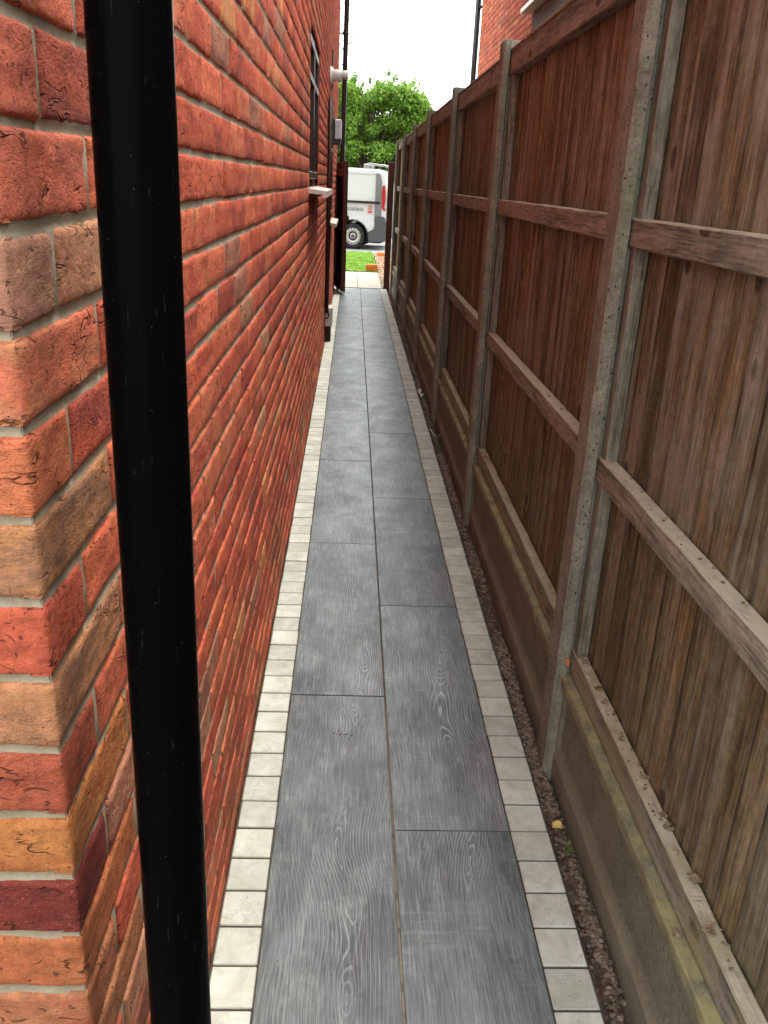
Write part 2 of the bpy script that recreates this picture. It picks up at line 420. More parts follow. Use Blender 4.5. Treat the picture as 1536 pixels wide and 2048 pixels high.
def mat_plank():
    # dark porcelain paving printed with limed oak grain; 'tint' carries tile-local x, y and a seed
    k = M('slate_oak_porcelain'); a = k.n('ShaderNodeAttribute', attribute_name='tint').outputs['Vector']
    x, y, sd_ = k.sep(a)[0], k.sep(a)[1], k.sep(a)[2]; p = k.pos()
    s1 = k.math('MULTIPLY', sd_, 7.3)
    cx = k.math('MULTIPLY', k.math('SUBTRACT', k.noise(k.comb(0.0, y, s1), 1.2, 2), 0.5), 0.30)
    cx = k.math('ADD', cx, k.math('MULTIPLY', k.math('SUBTRACT', k.math('FRACT', k.math('MULTIPLY', sd_, 3.77)), 0.5), 0.16))
    d = k.math('MULTIPLY', k.math('SUBTRACT', k.noise(k.comb(3.3, y, k.math('ADD', s1, 5.0)), 2.1, 1.5, 0.5), 0.5), 0.20)
    wv = k.math('MULTIPLY', k.math('SUBTRACT', k.noise(k.comb(k.math('MULTIPLY', x, 2.0), k.math('MULTIPLY', y, 0.45), s1), 5.0, 3, 0.5), 0.5), 0.035)
    xx = k.math('ADD', k.math('SUBTRACT', x, cx), wv)
    r = k.math('SQRT', k.math('ADD', k.math('MULTIPLY', xx, xx), k.math('MULTIPLY', d, d)))
    r = k.math('ADD', r, k.math('MULTIPLY', k.noise(k.comb(k.math('MULTIPLY', x, 30.0), k.math('MULTIPLY', y, 5.0), s1), 1.0, 3), 0.007))
    rr = k.math('POWER', k.math('ADD', r, 0.004), 0.8)
    line = k.math('SINE', k.math('MULTIPLY', rr, 540.0))
    lm = k.map(k.noise(k.comb(k.math('MULTIPLY', x, 7.0), k.math('MULTIPLY', y, 2.2), k.math('ADD', s1, 9.0)), 1.0, 3), 0.42, 0.60)
    linev = k.math('MULTIPLY', k.map(line, 0.55, 1.0), k.math('MULTIPLY', lm, k.map(r, 0.0, 0.13, 1.3, 0.35)))
    streak = k.noise(k.comb(k.math('MULTIPLY', x, 300.0), k.math('MULTIPLY', y, 9.0), s1), 1.0, 4, 0.65)
    streak2 = k.noise(k.comb(k.math('MULTIPLY', x, 700.0), k.math('MULTIPLY', y, 24.0), s1), 1.0, 2, 0.6)
    bl = k.noise(k.comb(k.math('MULTIPLY', x, 6.0), k.math('MULTIPLY', y, 3.0), k.math('ADD', s1, 2.0)), 1.0, 4, 0.6)
    hue = k.noise(k.comb(k.math('MULTIPLY', x, 5.0), k.math('MULTIPLY', y, 1.7), k.math('ADD', s1, 31.0)), 1.0, 2)
    c = k.mix(k.map(bl, 0.3, 0.7), (0.046, 0.053, 0.055), (0.170, 0.190, 0.192))
    c = k.mix(k.map(hue, 0.48, 0.64, 0.0, 0.5), c, (0.088, 0.122, 0.113))
    c = k.mix(k.map(hue, 0.44, 0.34, 0.0, 0.3), c, (0.115, 0.098, 0.096))
    c = k.mix(k.map(streak, 0.5, 0.68, 0, 0.65), c, (0.265, 0.285, 0.28))
    c = k.mix(k.map(streak, 0.48, 0.32, 0, 0.62), c, (0.035, 0.037, 0.042))
    c = k.mix(k.map(streak2, 0.55, 0.4, 0, 0.35), c, (0.04, 0.043, 0.046))
    c = k.mix(k.math('MULTIPLY', linev, 0.72, clamp=True), c, (0.34, 0.35, 0.35))
    cross = k.noise(k.comb(k.math('MULTIPLY', x, 9.0), k.math('MULTIPLY', y, 70.0), s1), 1.0, 3, 0.6)
    cm = k.map(k.noise(k.comb(k.math('MULTIPLY', x, 8.0), k.math('MULTIPLY', y, 5.0), k.math('ADD', s1, 71.0)), 1.0, 2), 0.55, 0.68)
    c = k.mix(k.math('MULTIPLY', k.map(cross, 0.5, 0.7), k.math('MULTIPLY', cm, 0.5)), c, (0.26, 0.27, 0.265))
    dust = k.map(k.noise(p, 500, 2), 0.735, 0.78)
    c = k.scale(c, k.map(k.math('FRACT', k.math('MULTIPLY', sd_, 5.31)), 0.0, 1.0, 0.82, 1.22))
    c = k.scale(c, k.map(k.noise(k.comb(k.math('MULTIPLY', x, 12.0), k.math('MULTIPLY', y, 6.0), k.math('ADD', s1, 15.0)), 1.0, 4, 0.65), 0.32, 0.66, 0.72, 1.28))
    c = k.mix(k.math('MULTIPLY', dust, 0.4), c, (0.4, 0.38, 0.34))
    chalk = k.math('MULTIPLY', k.map(k.noise(k.vec(p, (1, 0.6, 1)), 9, 6, 0.75), 0.52, 0.72), k.map(streak, 0.3, 0.6, 0.15, 0.6))
    c = k.mix(chalk, c, (0.30, 0.31, 0.30))
    h = k.math('MULTIPLY_ADD', linev, 0.5, k.math('MULTIPLY', streak, 0.5))
    rf = k.map(k.noise(p, 6, 4), 0.3, 0.7, 0.30, 0.44)
    return k.fin(c, rf, k.bump(h, 0.0012, 0.6), 0.6)
def mat_sett():
    k = M('cream_stone'); p = k.pos(); t = k.attr('tint'); q = k.vadd(p, k.scale(t, 9.0))
    c = k.mix(k.map(k.noise(q, 14, 4, 0.6, 0.5), 0.32, 0.68), (0.48, 0.49, 0.41), (0.68, 0.69, 0.61))
    c = k.mix(k.map(k.noise(k.vadd(q, (4, 4, 4)), 30, 4, 0.65, 1.2), 0.52, 0.75, 0, 0.5), c, (0.40, 0.36, 0.28))
    vein = k.math('SUBTRACT', 1.0, k.map(k.math('ABSOLUTE', k.math('SUBTRACT', k.noise(q, 24, 3, 0.6, 1.0), 0.5)), 0.0, 0.02))
    c = k.mix(k.math('MULTIPLY', k.math('MULTIPLY', vein, k.map(k.noise(q, 7, 1), 0.5, 0.6)), 0.4), c, (0.33, 0.31, 0.27))
    c = k.mix(k.map(k.noise(p, 300, 2), 0.70, 0.76, 0, 0.6), c, (0.2, 0.17, 0.14))
    c = k.scale(c, k.math('MULTIPLY', k.sep(t)[2], 0.88))
    return k.fin(c, 0.72, k.bump(k.noise(q, 45, 5, 0.6, 0.8), 0.0035, 0.6), 0.3)
def mat_earth(name='earth', a=(0.075, 0.05, 0.035), b=(0.17, 0.125, 0.095), sc=40):
    k = M(name); p = k.pos(); t = k.attr('tint')
    c = k.mix(k.map(k.noise(p, sc, 5, 0.65), 0.3, 0.7), a, b)
    c = k.scale(k.mix(1.0, c, t, 'MULTIPLY'), 1.0)
    return k.fin(c, 0.97, k.bump(k.noise(p, sc*5, 5, 0.7), 0.004, 1.0), 0.1)
def mat_leaf(name, lo, hi):
    k = M(name); t = k.attr('tint')
    c = k.mix(k.sep(t)[0], lo, hi)
    k.b.inputs['Roughness'].default_value = 0.45
    k.put(k.b.inputs['Base Color'], c); k.b.inputs['Specular IOR Level'].default_value = 0.35
    tr = k.n('ShaderNodeBsdfTranslucent'); k.L(k.scale(c, 1.5), tr.inputs[0])
    mx = k.n('ShaderNodeMixShader'); mx.inputs[0].default_value = 0.42
    k.L(k.b.outputs[0], mx.inputs[1]); k.L(tr.outputs[0], mx.inputs[2]); k.L(mx.outputs[0], k.out.inputs[0])
    return k.m
def mat_glass():
    k = M('window_glass'); return k.fin((0.02, 0.022, 0.024), 0.04, None, 0.9, 0.0, 0.6)

MT = dict(
    brick=mat_brick(), mortar=mat_mortar(), blackpipe=mat_gloss_black(),
    board=mat_wood('fence_board_wood', 'Z', 0.55), rail=mat_wood('fence_rail_wood', 'Y', 0.5, rail=True), batten=mat_wood('fence_batten_wood', 'Z', 0.7),
    conc=mat_concrete('post_concrete'), gboard=mat_concrete('gravel_board_concrete', True),
    plank=mat_plank(), sett=mat_sett(), soil=mat_earth(), clod=mat_earth('clods', (0.13, 0.095, 0.07), (0.32, 0.26, 0.205), 60),
    grout=mat_plain('tan_grout', (0.20, 0.165, 0.12), 0.95, 0.1, bump=0.001, var=0.25),
    grout2=mat_plain('dark_grout', (0.075, 0.062, 0.05), 0.95, 0.1, bump=0.001, var=0.25),
    asphalt=mat_plain('pale_asphalt', (0.25, 0.25, 0.24), 0.9, 0.2, bump=0.004, var=0.2),
    ground=mat_plain('far_ground', (0.16, 0.15, 0.12), 0.95, 0.1, bump=0.004, var=0.3),
    slab=mat_plain('pale_sandstone', (0.37, 0.34, 0.27), 0.8, 0.25, bump=0.002, var=0.18),
    brownpvc=mat_plain('brown_plastic', (0.035, 0.013, 0.009), 0.4, 0.2, var=0.1),
    brownwood=mat_plain('brown_stained_wood', (0.085, 0.024, 0.014), 0.55, 0.35, bump=0.002, var=0.3),
    whitepvc=mat_plain('white_plastic', (0.68, 0.67, 0.63), 0.4, 0.4, var=0.06),
    greypvc=mat_plain('grey_plastic', (0.36, 0.35, 0.33), 0.5, 0.4, var=0.1),
    sill=mat_plain('pale_sill_stone', (0.62, 0.52, 0.46), 0.75, 0.3, bump=0.001, var=0.1),
    blackp=mat_plain('black_plastic_matt', (0.012, 0.012, 0.013), 0.4, 0.4, var=0.1),
    glass=mat_glass(), rooftile=mat_plain('roof_tile', (0.12, 0.07, 0.05), 0.85, 0.2, bump=0.004, var=0.3),
    vanwhite=mat_plain('van_white_paint', (0.50, 0.52, 0.52), 0.22, 0.5, coat=0.5, var=0.03),
    vangrey=mat_plain('van_grey_plastic', (0.055, 0.062, 0.067), 0.55, 0.4, var=0.1),
    vanreflect=mat_plain('van_grey_reflection', (0.12, 0.13, 0.135), 0.35, 0.5, coat=0.3, var=0.08),
    tyre=mat_plain('rubber', (0.018, 0.018, 0.019), 0.75, 0.3, var=0.2), steel=mat_plain('wheel_steel', (0.42, 0.41, 0.38), 0.45, 0.5, metal=0.35, var=0.2),
    alu=mat_plain('aluminium', (0.30, 0.30, 0.29), 0.4, 0.5, metal=0.5, var=0.1),
    red=mat_plain('red_lens', (0.33, 0.010, 0.014), 0.15, 0.6, coat=0.7, var=0.05),
    redink=mat_plain('red_ink', (0.45, 0.06, 0.06), 0.5, var=0), greyink=mat_plain('grey_ink', (0.03, 0.033, 0.045), 0.5, var=0),
    bark=mat_plain('bark', (0.10, 0.075, 0.055), 0.95, 0.1, bump=0.006, bs=30, var=0.3),
    leaf=mat_leaf('hazel_leaf', (0.028, 0.080, 0.012), (0.27, 0.45, 0.05)), birch=mat_leaf('birch_leaf', (0.05, 0.085, 0.035), (0.12, 0.19, 0.07)),
    yellow=mat_plain('yellow_offcut', (0.72, 0.52, 0.16), 0.7, var=0.15), orangebrick=mat_plain('orange_brick', (0.60, 0.17, 0.05), 0.85, 0.2, bump=0.002, var=0.2),
    foil=mat_plain('litter_white', (0.6, 0.6, 0.58), 0.4, var=0.1),
)
def mat_lawn():
    k = M('artificial_grass'); p = k.pos()
    c = k.mix(k.map(k.noise(k.vec(p, (1, 0.3, 1)), 7, 4, 0.6), 0.3, 0.7), (0.11, 0.24, 0.02), (0.19, 0.34, 0.035))
    c = k.scale(c, k.map(k.noise(p, 90, 3, 0.6), 0.3, 0.7, 0.8, 1.2))
    return k.fin(c, 0.85, k.bump(k.noise(p, 150, 3), 0.01, 0.7), 0.2)
MT['lawn'] = mat_lawn()

# ------------------------------------------------------------------ ground and surfaces
def rect_sheet(x0, x1, y0, y1, z, nx=2, ny=2):
    xs = np.linspace(x0, x1, nx); ys = np.linspace(y0, y1, ny)
    return np.array([[(x, y, z) for y in ys] for x in xs])
tag(MB().sheet(rect_sheet(-200, 200, -100, 400, -0.10), smooth=False).build('ground', MT['ground']), kind='structure')
tag(MB().sheet(rect_sheet(-14, 14, 20.25, 32.0, -0.092), smooth=False).build('driveway', MT['asphalt']), kind='structure')
# bedding under the tiles = grout seen in the joints
tag(MB().box(-0.2475, 0.5465, -0.7, 13.27, -0.095, -0.004).build('path_bedding', MT['grout2']), kind='structure')

XL0, XL1, XR0, XR1 = -0.148, 0.1445, 0.1498, 0.443
def mat_joint():
    k = M('centre_joint_grout'); p = k.pos(); y = k.sep(p)[1]
    f = k.map(k.math('ADD', y, k.math('MULTIPLY', k.noise(p, 5, 3), 1.6)), 2.1, 3.3)
    c = k.mix(f, (0.22, 0.18, 0.13), (0.07, 0.058, 0.047))
    c = k.mix(k.map(k.noise(p, 22, 3), 0.5, 0.62, 0, 0.7), c, (0.09, 0.075, 0.06))
    return k.fin(c, 0.95, k.bump(k.noise(p, 150, 3), 0.002, 0.8), 0.1)
g = MB(); g.box(0.1375, 0.1565, -0.7, 13.25, -0.02, -0.0022); tag(g.build('path_centre_joint', mat_joint()), kind='structure')
def tile(mb, x0, x1, y0, y1, z, seed):
    b = 0.0012
    xa = np.array([x0, x0+b, x1-b, x1]); ya = np.concatenate([[y0, y0+b], np.linspace(y0, y1, 8)[1:-1], [y1-b, y1]])
    G = np.array([[(x, y, z-(b if (x in (x0, x1) or y in (y0, y1)) else 0)) for y in ya] for x in xa])
    t = np.array([[(x-(x0+x1)/2, y-y0, seed) for y in ya] for x in xa]).reshape(-1, 3)
    mb.sheet(G, t, smooth=False, flip=True)
    # sides
    for (a, c) in (((x0, y0), (x1, y0)), ((x1, y0), (x1, y1)), ((x1, y1), (x0, y1)), ((x0, y1), (x0, y0))):
        mb.add([(a[0], a[1], z-b), (c[0], c[1], z-b), (c[0], c[1], z-0.02), (a[0], a[1], z-0.02)], [[3, 2, 1, 0]], (a[0]-(x0+x1)/2, a[1]-y0, seed))
tl = MB()
ps = 0.0045
LJ = [-0.10, 1.09, 2.293, 3.502, 4.712, 5.86, 7.04, 8.22, 9.44, 10.64, 11.84, 13.04, 13.25]
RJ = [-0.70, 0.50, 1.698, 2.914, 4.105, 5.315, 6.462, 7.65, 8.84, 10.06, 11.26, 12.46, 13.25]
for x0, x1, J, o in ((XL0, XL1, LJ, 0), (XR0, XR1, RJ, 40)):
    for i in range(len(J)-1):
        tile(tl, x0, x1, J[i]+ps/2, J[i+1]-ps/2, random.uniform(0.0, 0.0012), 1.37*(i+1)+o+0.11)
tl_o = tag(tl.build('path', MT['plank']), kind='structure')
st = MB()
for (xa, xb) in ((-0.2435, -0.1525), (0.4475, 0.5420)):
    y = -0.6
    while y < 13.22:
        L = 0.1
        y0, y1 = y+0.0028, y+L-0.0028
        ca = (random.random(), random.random(), random.uniform(0.86, 1.10))
        jz = random.uniform(-0.0008, 0.0014); jx = random.uniform(-0.0012, 0.0012)
        st.box(xa+jx, xb+jx, y0, y1, -0.03, 0.0+jz, 0.0022, ca)
        y += L
tag(st.build('path_edging', MT['sett']), kind='structure')
# front paving beyond the gate
pv = MB()
for i, (xa, xb) in enumerate([(-3.1, -2.5), (-2.495, -1.7), (-1.695, -0.795), (-0.79, 0.105), (0.11, 0.475)]):
    for (ya, yb) in ((13.30, 14.05), (14.055, 14.95), (14.955, 15.72)):
        pv.box(xa+0.003, xb-0.003, ya+.003, yb-.003, -0.05, 0.002+random.uniform(-.001, .001), 0.003)
tag(pv.build('front_paving', MT['slab']), kind='structure')
tag(MB().box(-4.2, 0.50, 13.275, 15.76, -0.09, -0.003).build('front_paving_bed', MT['grout']), kind='structure')
# threshold strip
tag(MB().box(-0.24, 0.56, 13.252, 13.290, -0.03, 0.006, 0.002).build('threshold_strip', MT['blackp']), kind='structure')
# lawn
xs = np.linspace(-4.2, 0.475, 60); ys = np.linspace(15.78, 20.2, 60)
G = np.array([[(x, y, 0.012) for y in ys] for x in xs]); P = G.reshape(-1, 3); P[:, 2] += 0.006*noise(P, (6, 6, 1), 3)
lw = MB().sheet(P.reshape(G.shape), flip=True)
lw.box(-4.2, 0.475, 15.78, 20.2, -0.09, 0.004)
tag(lw.build('lawn', MT['lawn']), kind='structure')
# tufts of blades along and over the lawn so its surface is not flat
bl = MB(); nb = 16000
bx = rng.uniform(-1.2, 0.475, nb); by = rng.uniform(15.78, 20.2, nb); ba = rng.uniform(0, 6.28, nb); bh = rng.uniform(0.012, 0.03, nb); bw = 0.004
V = np.zeros((nb, 3, 3)); V[:, 0] = np.stack([bx-bw*np.cos(ba), by-bw*np.sin(ba), 0*bx+0.008], 1); V[:, 1] = np.stack([bx+bw*np.cos(ba), by+bw*np.sin(ba), 0*bx+0.008], 1)
V[:, 2] = np.stack([bx+rng.normal(0, .008, nb), by+rng.normal(0, .008, nb), 0.008+bh], 1)
bl.add(V.reshape(-1, 3), [[3*i, 3*i+1, 3*i+2] for i in range(nb)])
tag(bl.build('lawn_grass', MT['lawn']), 'bright green artificial grass blades', kind='stuff')

# pale gravel and brick rubble at the right, beyond the gate
gv = MB()
def stone(mb, c, r, col, squash=0.7, seed=0, rings=4):
    seg = 6; V = [(0, 0, -1)]
    for i in range(1, rings):
        a = -math.pi/2+math.pi*i/rings
        for j in range(seg): V.append((math.cos(a)*math.cos(j*2*math.pi/seg), math.cos(a)*math.sin(j*2*math.pi/seg), math.sin(a)))
    V.append((0, 0, 1)); V = np.array(V)
    V *= (1+0.35*rng.uniform(-1, 1, (len(V), 1))); V[:, 2] *= squash; a = rng.uniform(0, 6.28)
    ca, sa = math.cos(a), math.sin(a); V = V@np.array([[ca, sa, 0], [-sa, ca, 0], [0, 0, 1]])*np.array([1, 0.8, 1])
    Fc = []
    for j in range(seg): Fc.append([0, 1+(j+1) % seg, 1+j])
    for i in range(rings-2):
        for j in range(seg):
            a0 = 1+i*seg; Fc.append([a0+j, a0+(j+1) % seg, a0+seg+(j+1) % seg, a0+seg+j])
    t = len(V)-1; a0 = 1+(rings-2)*seg
    for j in range(seg): Fc.append([a0+j, a0+(j+1) % seg, t])
    mb.add(V*r+np.array(c), Fc, col)
tag(MB().box(0.50, 1.35, 13.45, 20.22, -0.09, -0.004).build('gravel_bed', MT['slab']), kind='structure')
for i in range(2600):
    y = rng.uniform(13.5, 20.2); x = 0.5+rng.uniform(0, 0.75)
    rd = rng.random() < 0.16 and x > 0.53 and y > 15.2
    stone(gv, (x, y, 0.002), rng.uniform(0.010, 0.022)*(1.35 if rd else 1), (1.15, 0.42, 0.25) if rd else tuple(np.array((2.3, 2.2, 2.0))*rng.uniform(0.7, 1.15)))
tag(gv.build('gravel', MT['clod']), 'pale gravel with scattered broken red brick chips', kind='stuff')

# ------------------------------------------------------------------ soil strip
xs = np.linspace(0.5455, 0.665, 30); ys = np.concatenate([np.linspace(0.7, 3.2, 420), np.linspace(3.21, 13.3, 620)])
G = np.array([[(x, y, 0) for y in ys] for x in xs]); P = G.reshape(-1, 3)
u = (P[:, 0]-0.5455)/0.12
h = -0.030 - 0.012*np.exp(-((u-0.05)/0.12)**2) - 0.02*np.clip((u-0.38)/0.12, 0, 1)
h += 0.016*noise(P, (13, 5, 1), 1)+0.010*np.abs(noise(P, (45, 38, 1), 2))+0.006*noise(P, (110, 100, 1), 5)
P[:, 2] = h
sl = MB().sheet(P.reshape(G.shape), (1, 1, 1), flip=True)
def soil_z(x, y):
    q = np.array([[x, y, 0.0]]); u = (x-0.5455)/0.12
    return float(-0.030-0.012*math.exp(-((u-0.05)/0.12)**2)-0.02*min(max((u-0.38)/0.12, 0), 1)+0.016*noise(q, (13, 5, 1), 1)[0]+0.006)
tag(sl.build('soil', MT['soil']), 'dark brown crumbly soil strip between the cream edging and the fence', kind='stuff')
cl = MB()
for i in range(9500):
    y = 0.95+12.2*rng.random()**1.7; x = min(max(rng.normal(0.574, 0.014), 0.549), 0.606)
    dens = noise(np.array([[x, y, 0]]), (9, 3.5, 1), 9)[0]
    if dens < -0.3 and rng.random() < 0.8: continue
    r = rng.uniform(0.0025, 0.0075)*(1.25 if rng.random() < 0.1 else 1)
    w = rng.uniform(0.6, 1.4)
    stone(cl, (x, y, soil_z(x, y)+r*0.4), r, (w, w*0.97, w*0.93), 0.75)
tag(cl.build('soil_clods', MT['clod']), 'grey brown crumbs of soil and mortar lying on the soil strip', kind='stuff')
gt = MB()
for i in range(26): stone(gt, (0.020+rng.normal(0, .014), 2.09+rng.normal(0, .010), 0.001), rng.uniform(.0008, .0026), (.5, .45, .4), .5)
for i in range(300):
    y = 1.1+5*rng.random()**1.5; x = rng.uniform(-.24, .54) if rng.random() < .6 else rng.uniform(.45, .545)
    w = rng.uniform(.5, 2.2); stone(gt, (x, y, 0.0012), rng.uniform(.0006, .0017), (w, w*.97, w*.9), .5)
tag(gt.build('path_grit', MT['clod']), 'fine grit and crumbs scattered on the paving', kind='stuff')

# ------------------------------------------------------------------ brick house
WX, CY = -0.25, 0.648
WEND = 13.15
ZT = 5.1
RED = [((0.50, 0.105, 0.055), (0.40, 0.07, 0.04)), ((0.55, 0.13, 0.062), (0.47, 0.095, 0.05)), ((0.46, 0.085, 0.045), (0.30, 0.06, 0.042)),
       ((0.52, 0.15, 0.075), (0.44, 0.09, 0.05)), ((0.42, 0.075, 0.045), (0.50, 0.12, 0.06))]
ODD = [((0.52, 0.21, 0.085), (0.50, 0.14, 0.06)), ((0.44, 0.20, 0.11), (0.36, 0.14, 0.085)), ((0.26, 0.065, 0.045), (0.36, 0.075, 0.045)), ((0.38, 0.15, 0.09), (0.25, 0.09, 0.065))]
def bcol(rs, odd=0.22):
    if rs.random() < odd: a, b = ODD[int(rs.random()*4)]
    else: a, b = RED[int(rs.random()*5)]
    v = rs.uniform(0.9, 1.12)*np.array([1.06, 1.12, 1.12])
    return tuple(np.clip(np.array(a)*v, 0, .8)), tuple(np.clip(np.array(b)*v, 0, .8))
def brick_face(mb, o, u, n, L, z0, hgt, step, cols, arris=None, sgn=1, seed=0, amp=1.0):
    """one brick face: o = origin (x,y), u = direction along wall, n = outward normal; arris: 'start' or 'end' edge shared round the corner"""
    r = 0.0045
    nu = max(int(L/step), 3); nv = max(int(hgt/step), 3)
    us = np.concatenate([[0, 0.0018], np.linspace(r, L-r, nu), [L-0.0018, L]])
    vs_ = np.concatenate([[0, 0.0018], np.linspace(r, hgt-r, nv), [hgt-0.0018, hgt]])
    def prof(a, Lm): # depth profile near an edge
        e = np.minimum(a, Lm-a); t = np.clip(1-e/r, 0, 1); return -0.0045*t**2.2
    du = prof(us, L); dv = prof(vs_, hgt)
    uu = us.copy(); damp = np.ones(len(us))
    if arris == 'start':
        du[0] = -0.0016; uu[0] = 0.0016; du[1] = -0.0006; uu[1] = 0.003; du[2] = 0; uu[2] = 0.0055; damp[:3] = (0, .25, .6)
    if arris == 'end':
        du[-1] = -0.0016; uu[-1] = L-0.0016; du[-2] = -0.0006; uu[-2] = L-0.003; du[-3] = 0; uu[-3] = L-0.0055; damp[-3:] = (.6, .25, 0)
    U, Vv = np.meshgrid(uu, vs_, indexing='ij')
    D = np.minimum(du[:, None], dv[None, :])
    X = o[0]+u[0]*U; Y = o[1]+u[1]*U; Z = z0+Vv
    P = np.stack([X.ravel(), Y.ravel(), Z.ravel()], 1)
    nz = 0.0013*noise(P, (22, 22, 44), 1)+0.0010*noise(P, (62, 62, 110), 2)+0.0009*noise(P, (7, 7, 9), 4)-0.0022*np.clip(noise(P, (34, 34, 85), 15)-0.45, 0, 1)
    edge = 0.0016*noise(P, (90, 90, 90), 6)*(D.ravel() < -0.0005)
    nz = amp*(nz+edge)*np.repeat(damp, len(vs_))
    d = D.ravel()+nz
    P[:, 0] += n[0]*d; P[:, 1] += n[1]*d
    # wavy bed edges
    k = (np.abs(Vv.ravel()-hgt/2)/(hgt/2))**4
    P[:, 2] += 0.0012*noise(P, (28, 28, 3), 8)*k
    G = P.reshape(len(uu), len(vs_), 3)
    mb.sheet(G, cols[0], cols[1], True, flip=(sgn < 0))
    nn = np.array([n[0], n[1], 0])*-0.016
    for edgep, fl in ((G[:, 0], 0), (G[:, -1], 1), (G[0], 1), (G[-1], 0)):
        if (arris == 'start' and edgep is G[0]): continue
        E = np.stack([edgep, edgep+nn], 0)
        mb.sheet(E, cols[0], cols[1], False, flip=bool(fl) ^ (sgn < 0))

# courses next to the camera: each corner brick has a colour of its own (main, second)
CORNER = {7: ((.30, .12, .055), (.26, .09, .04)), 8: ((.31, .125, .06), (.27, .08, .04)), 9: ((.29, .085, .035), (.31, .10, .04)), 10: ((.12, .022, .018), (.16, .03, .02)),
          11: ((.33, .125, .04), (.30, .10, .035)), 12: ((.24, .055, .03), (.30, .075, .038)), 13: ((.33, .145, .07), (.20, .10, .06)), 14: ((.36, .075, .04), (.30, .06, .035)),
          15: ((.33, .145, .065), (.19, .095, .06)), 16: ((.34, .10, .045), (.34, .08, .04)), 17: ((.36, .09, .05), (.32, .12, .06)), 18: ((.30, .15, .085), (.24, .11, .075)),
          19: ((.37, .09, .05), (.30, .08, .05)), 20: ((.38, .095, .055), (.33, .08, .05)), 21: ((.36, .10, .055), (.38, .09, .05)), 22: ((.38, .09, .05), (.33, .12, .06))}
FRONT2 = {18: ((.24, .045, .03), (.30, .06, .035)), 20: ((.26, .06, .04), (.17, .045, .032)), 19: ((.37, .08, .045), (.31, .07, .04)), 17: ((.33, .13, .06), (.28, .12, .07))}
WINS = [(5.12, 6.42, 1.475, 2.30), (9.60, 10.75, 1.10, 2.15)]
house = empty('brick_house', (WX, 5, 0))
tag(house, 'long red brick house side wall with raked mortar joints on the left of the path', 'house')
bw_ = MB(); bw_.dual = True
n0 = -2
course = n0
while 0.05+0.075*course < ZT:
    zb = 0.05+0.075*course+0.0042; zt = zb+0.0666
    hdr = (course % 2 == 0)
    rs = random.Random(course*77+5)
    y = CY
    first = True
    while y < WEND:
        L = 0.1025 if (first and hdr) else 0.215
        L = min(L, WEND-y)
        dz = rs.uniform(-0.0014, 0.0014); dl = 0 if first else rs.uniform(-0.002, 0.002)
        cols = bcol(rs, 0.11 if y > 1.1 else 0.3)
        if first:
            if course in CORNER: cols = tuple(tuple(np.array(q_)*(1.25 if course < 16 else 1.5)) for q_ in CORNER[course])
            else: cols = tuple(tuple(np.array(q_)*np.array([.75, .85, .85])) for q_ in cols)  # corner bricks darkened in colour to counter bright light on the front face
        spans = [(y+dl, y+L)]
        for (wa, wb, wz0, wz1) in WINS:
            if zt > wz0+0.01 and zb < wz1-0.01:
                ns = []
                for (a, b) in spans:
                    if b <= wa or a >= wb: ns.append((a, b))
                    else:
                        if a < wa-0.01: ns.append((a, wa))
                        if b > wb+0.01: ns.append((wb, b))
                spans = ns
        for (a, b) in spans:
            zmid = zb
            if a < 1.35: stp = 0.006
            elif a < 2.6: stp = 0.012
            elif a < 4.5: stp = 0.03
            else: stp = 0.2
            if zmid > 2.2 and a < 3: stp = 0.2
            push = 0.0 if first else rs.uniform(-0.0012, 0.0012)
            brick_face(bw_, (WX+push, a), (0, 1), (1, 0), b-a, zb+dz, zt-zb+rs.uniform(-.001, .001)*(not first), stp, cols, 'start' if first else None, -1)
            if first:
                pass
                Lf = 0.215 if hdr else 0.1025
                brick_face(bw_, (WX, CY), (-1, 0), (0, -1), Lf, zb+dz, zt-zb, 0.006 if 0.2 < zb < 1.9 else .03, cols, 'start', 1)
                x = WX-Lf-0.01
                while x > -3.2:
                    c2 = tuple(tuple(np.array(q_)*np.array([.74, .84, .84])) for q_ in bcol(rs, 0.35))  # front bricks darkened in colour to offset the stronger light there
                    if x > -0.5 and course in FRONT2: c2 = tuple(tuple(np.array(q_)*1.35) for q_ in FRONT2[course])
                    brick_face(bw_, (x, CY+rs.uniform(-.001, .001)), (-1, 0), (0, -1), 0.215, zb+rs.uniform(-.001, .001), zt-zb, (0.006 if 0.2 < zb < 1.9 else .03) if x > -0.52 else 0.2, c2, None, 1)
                    x -= 0.225
        y += L+0.010
        first = False
    course += 1
bw_.build('wall', MT['brick'], house)
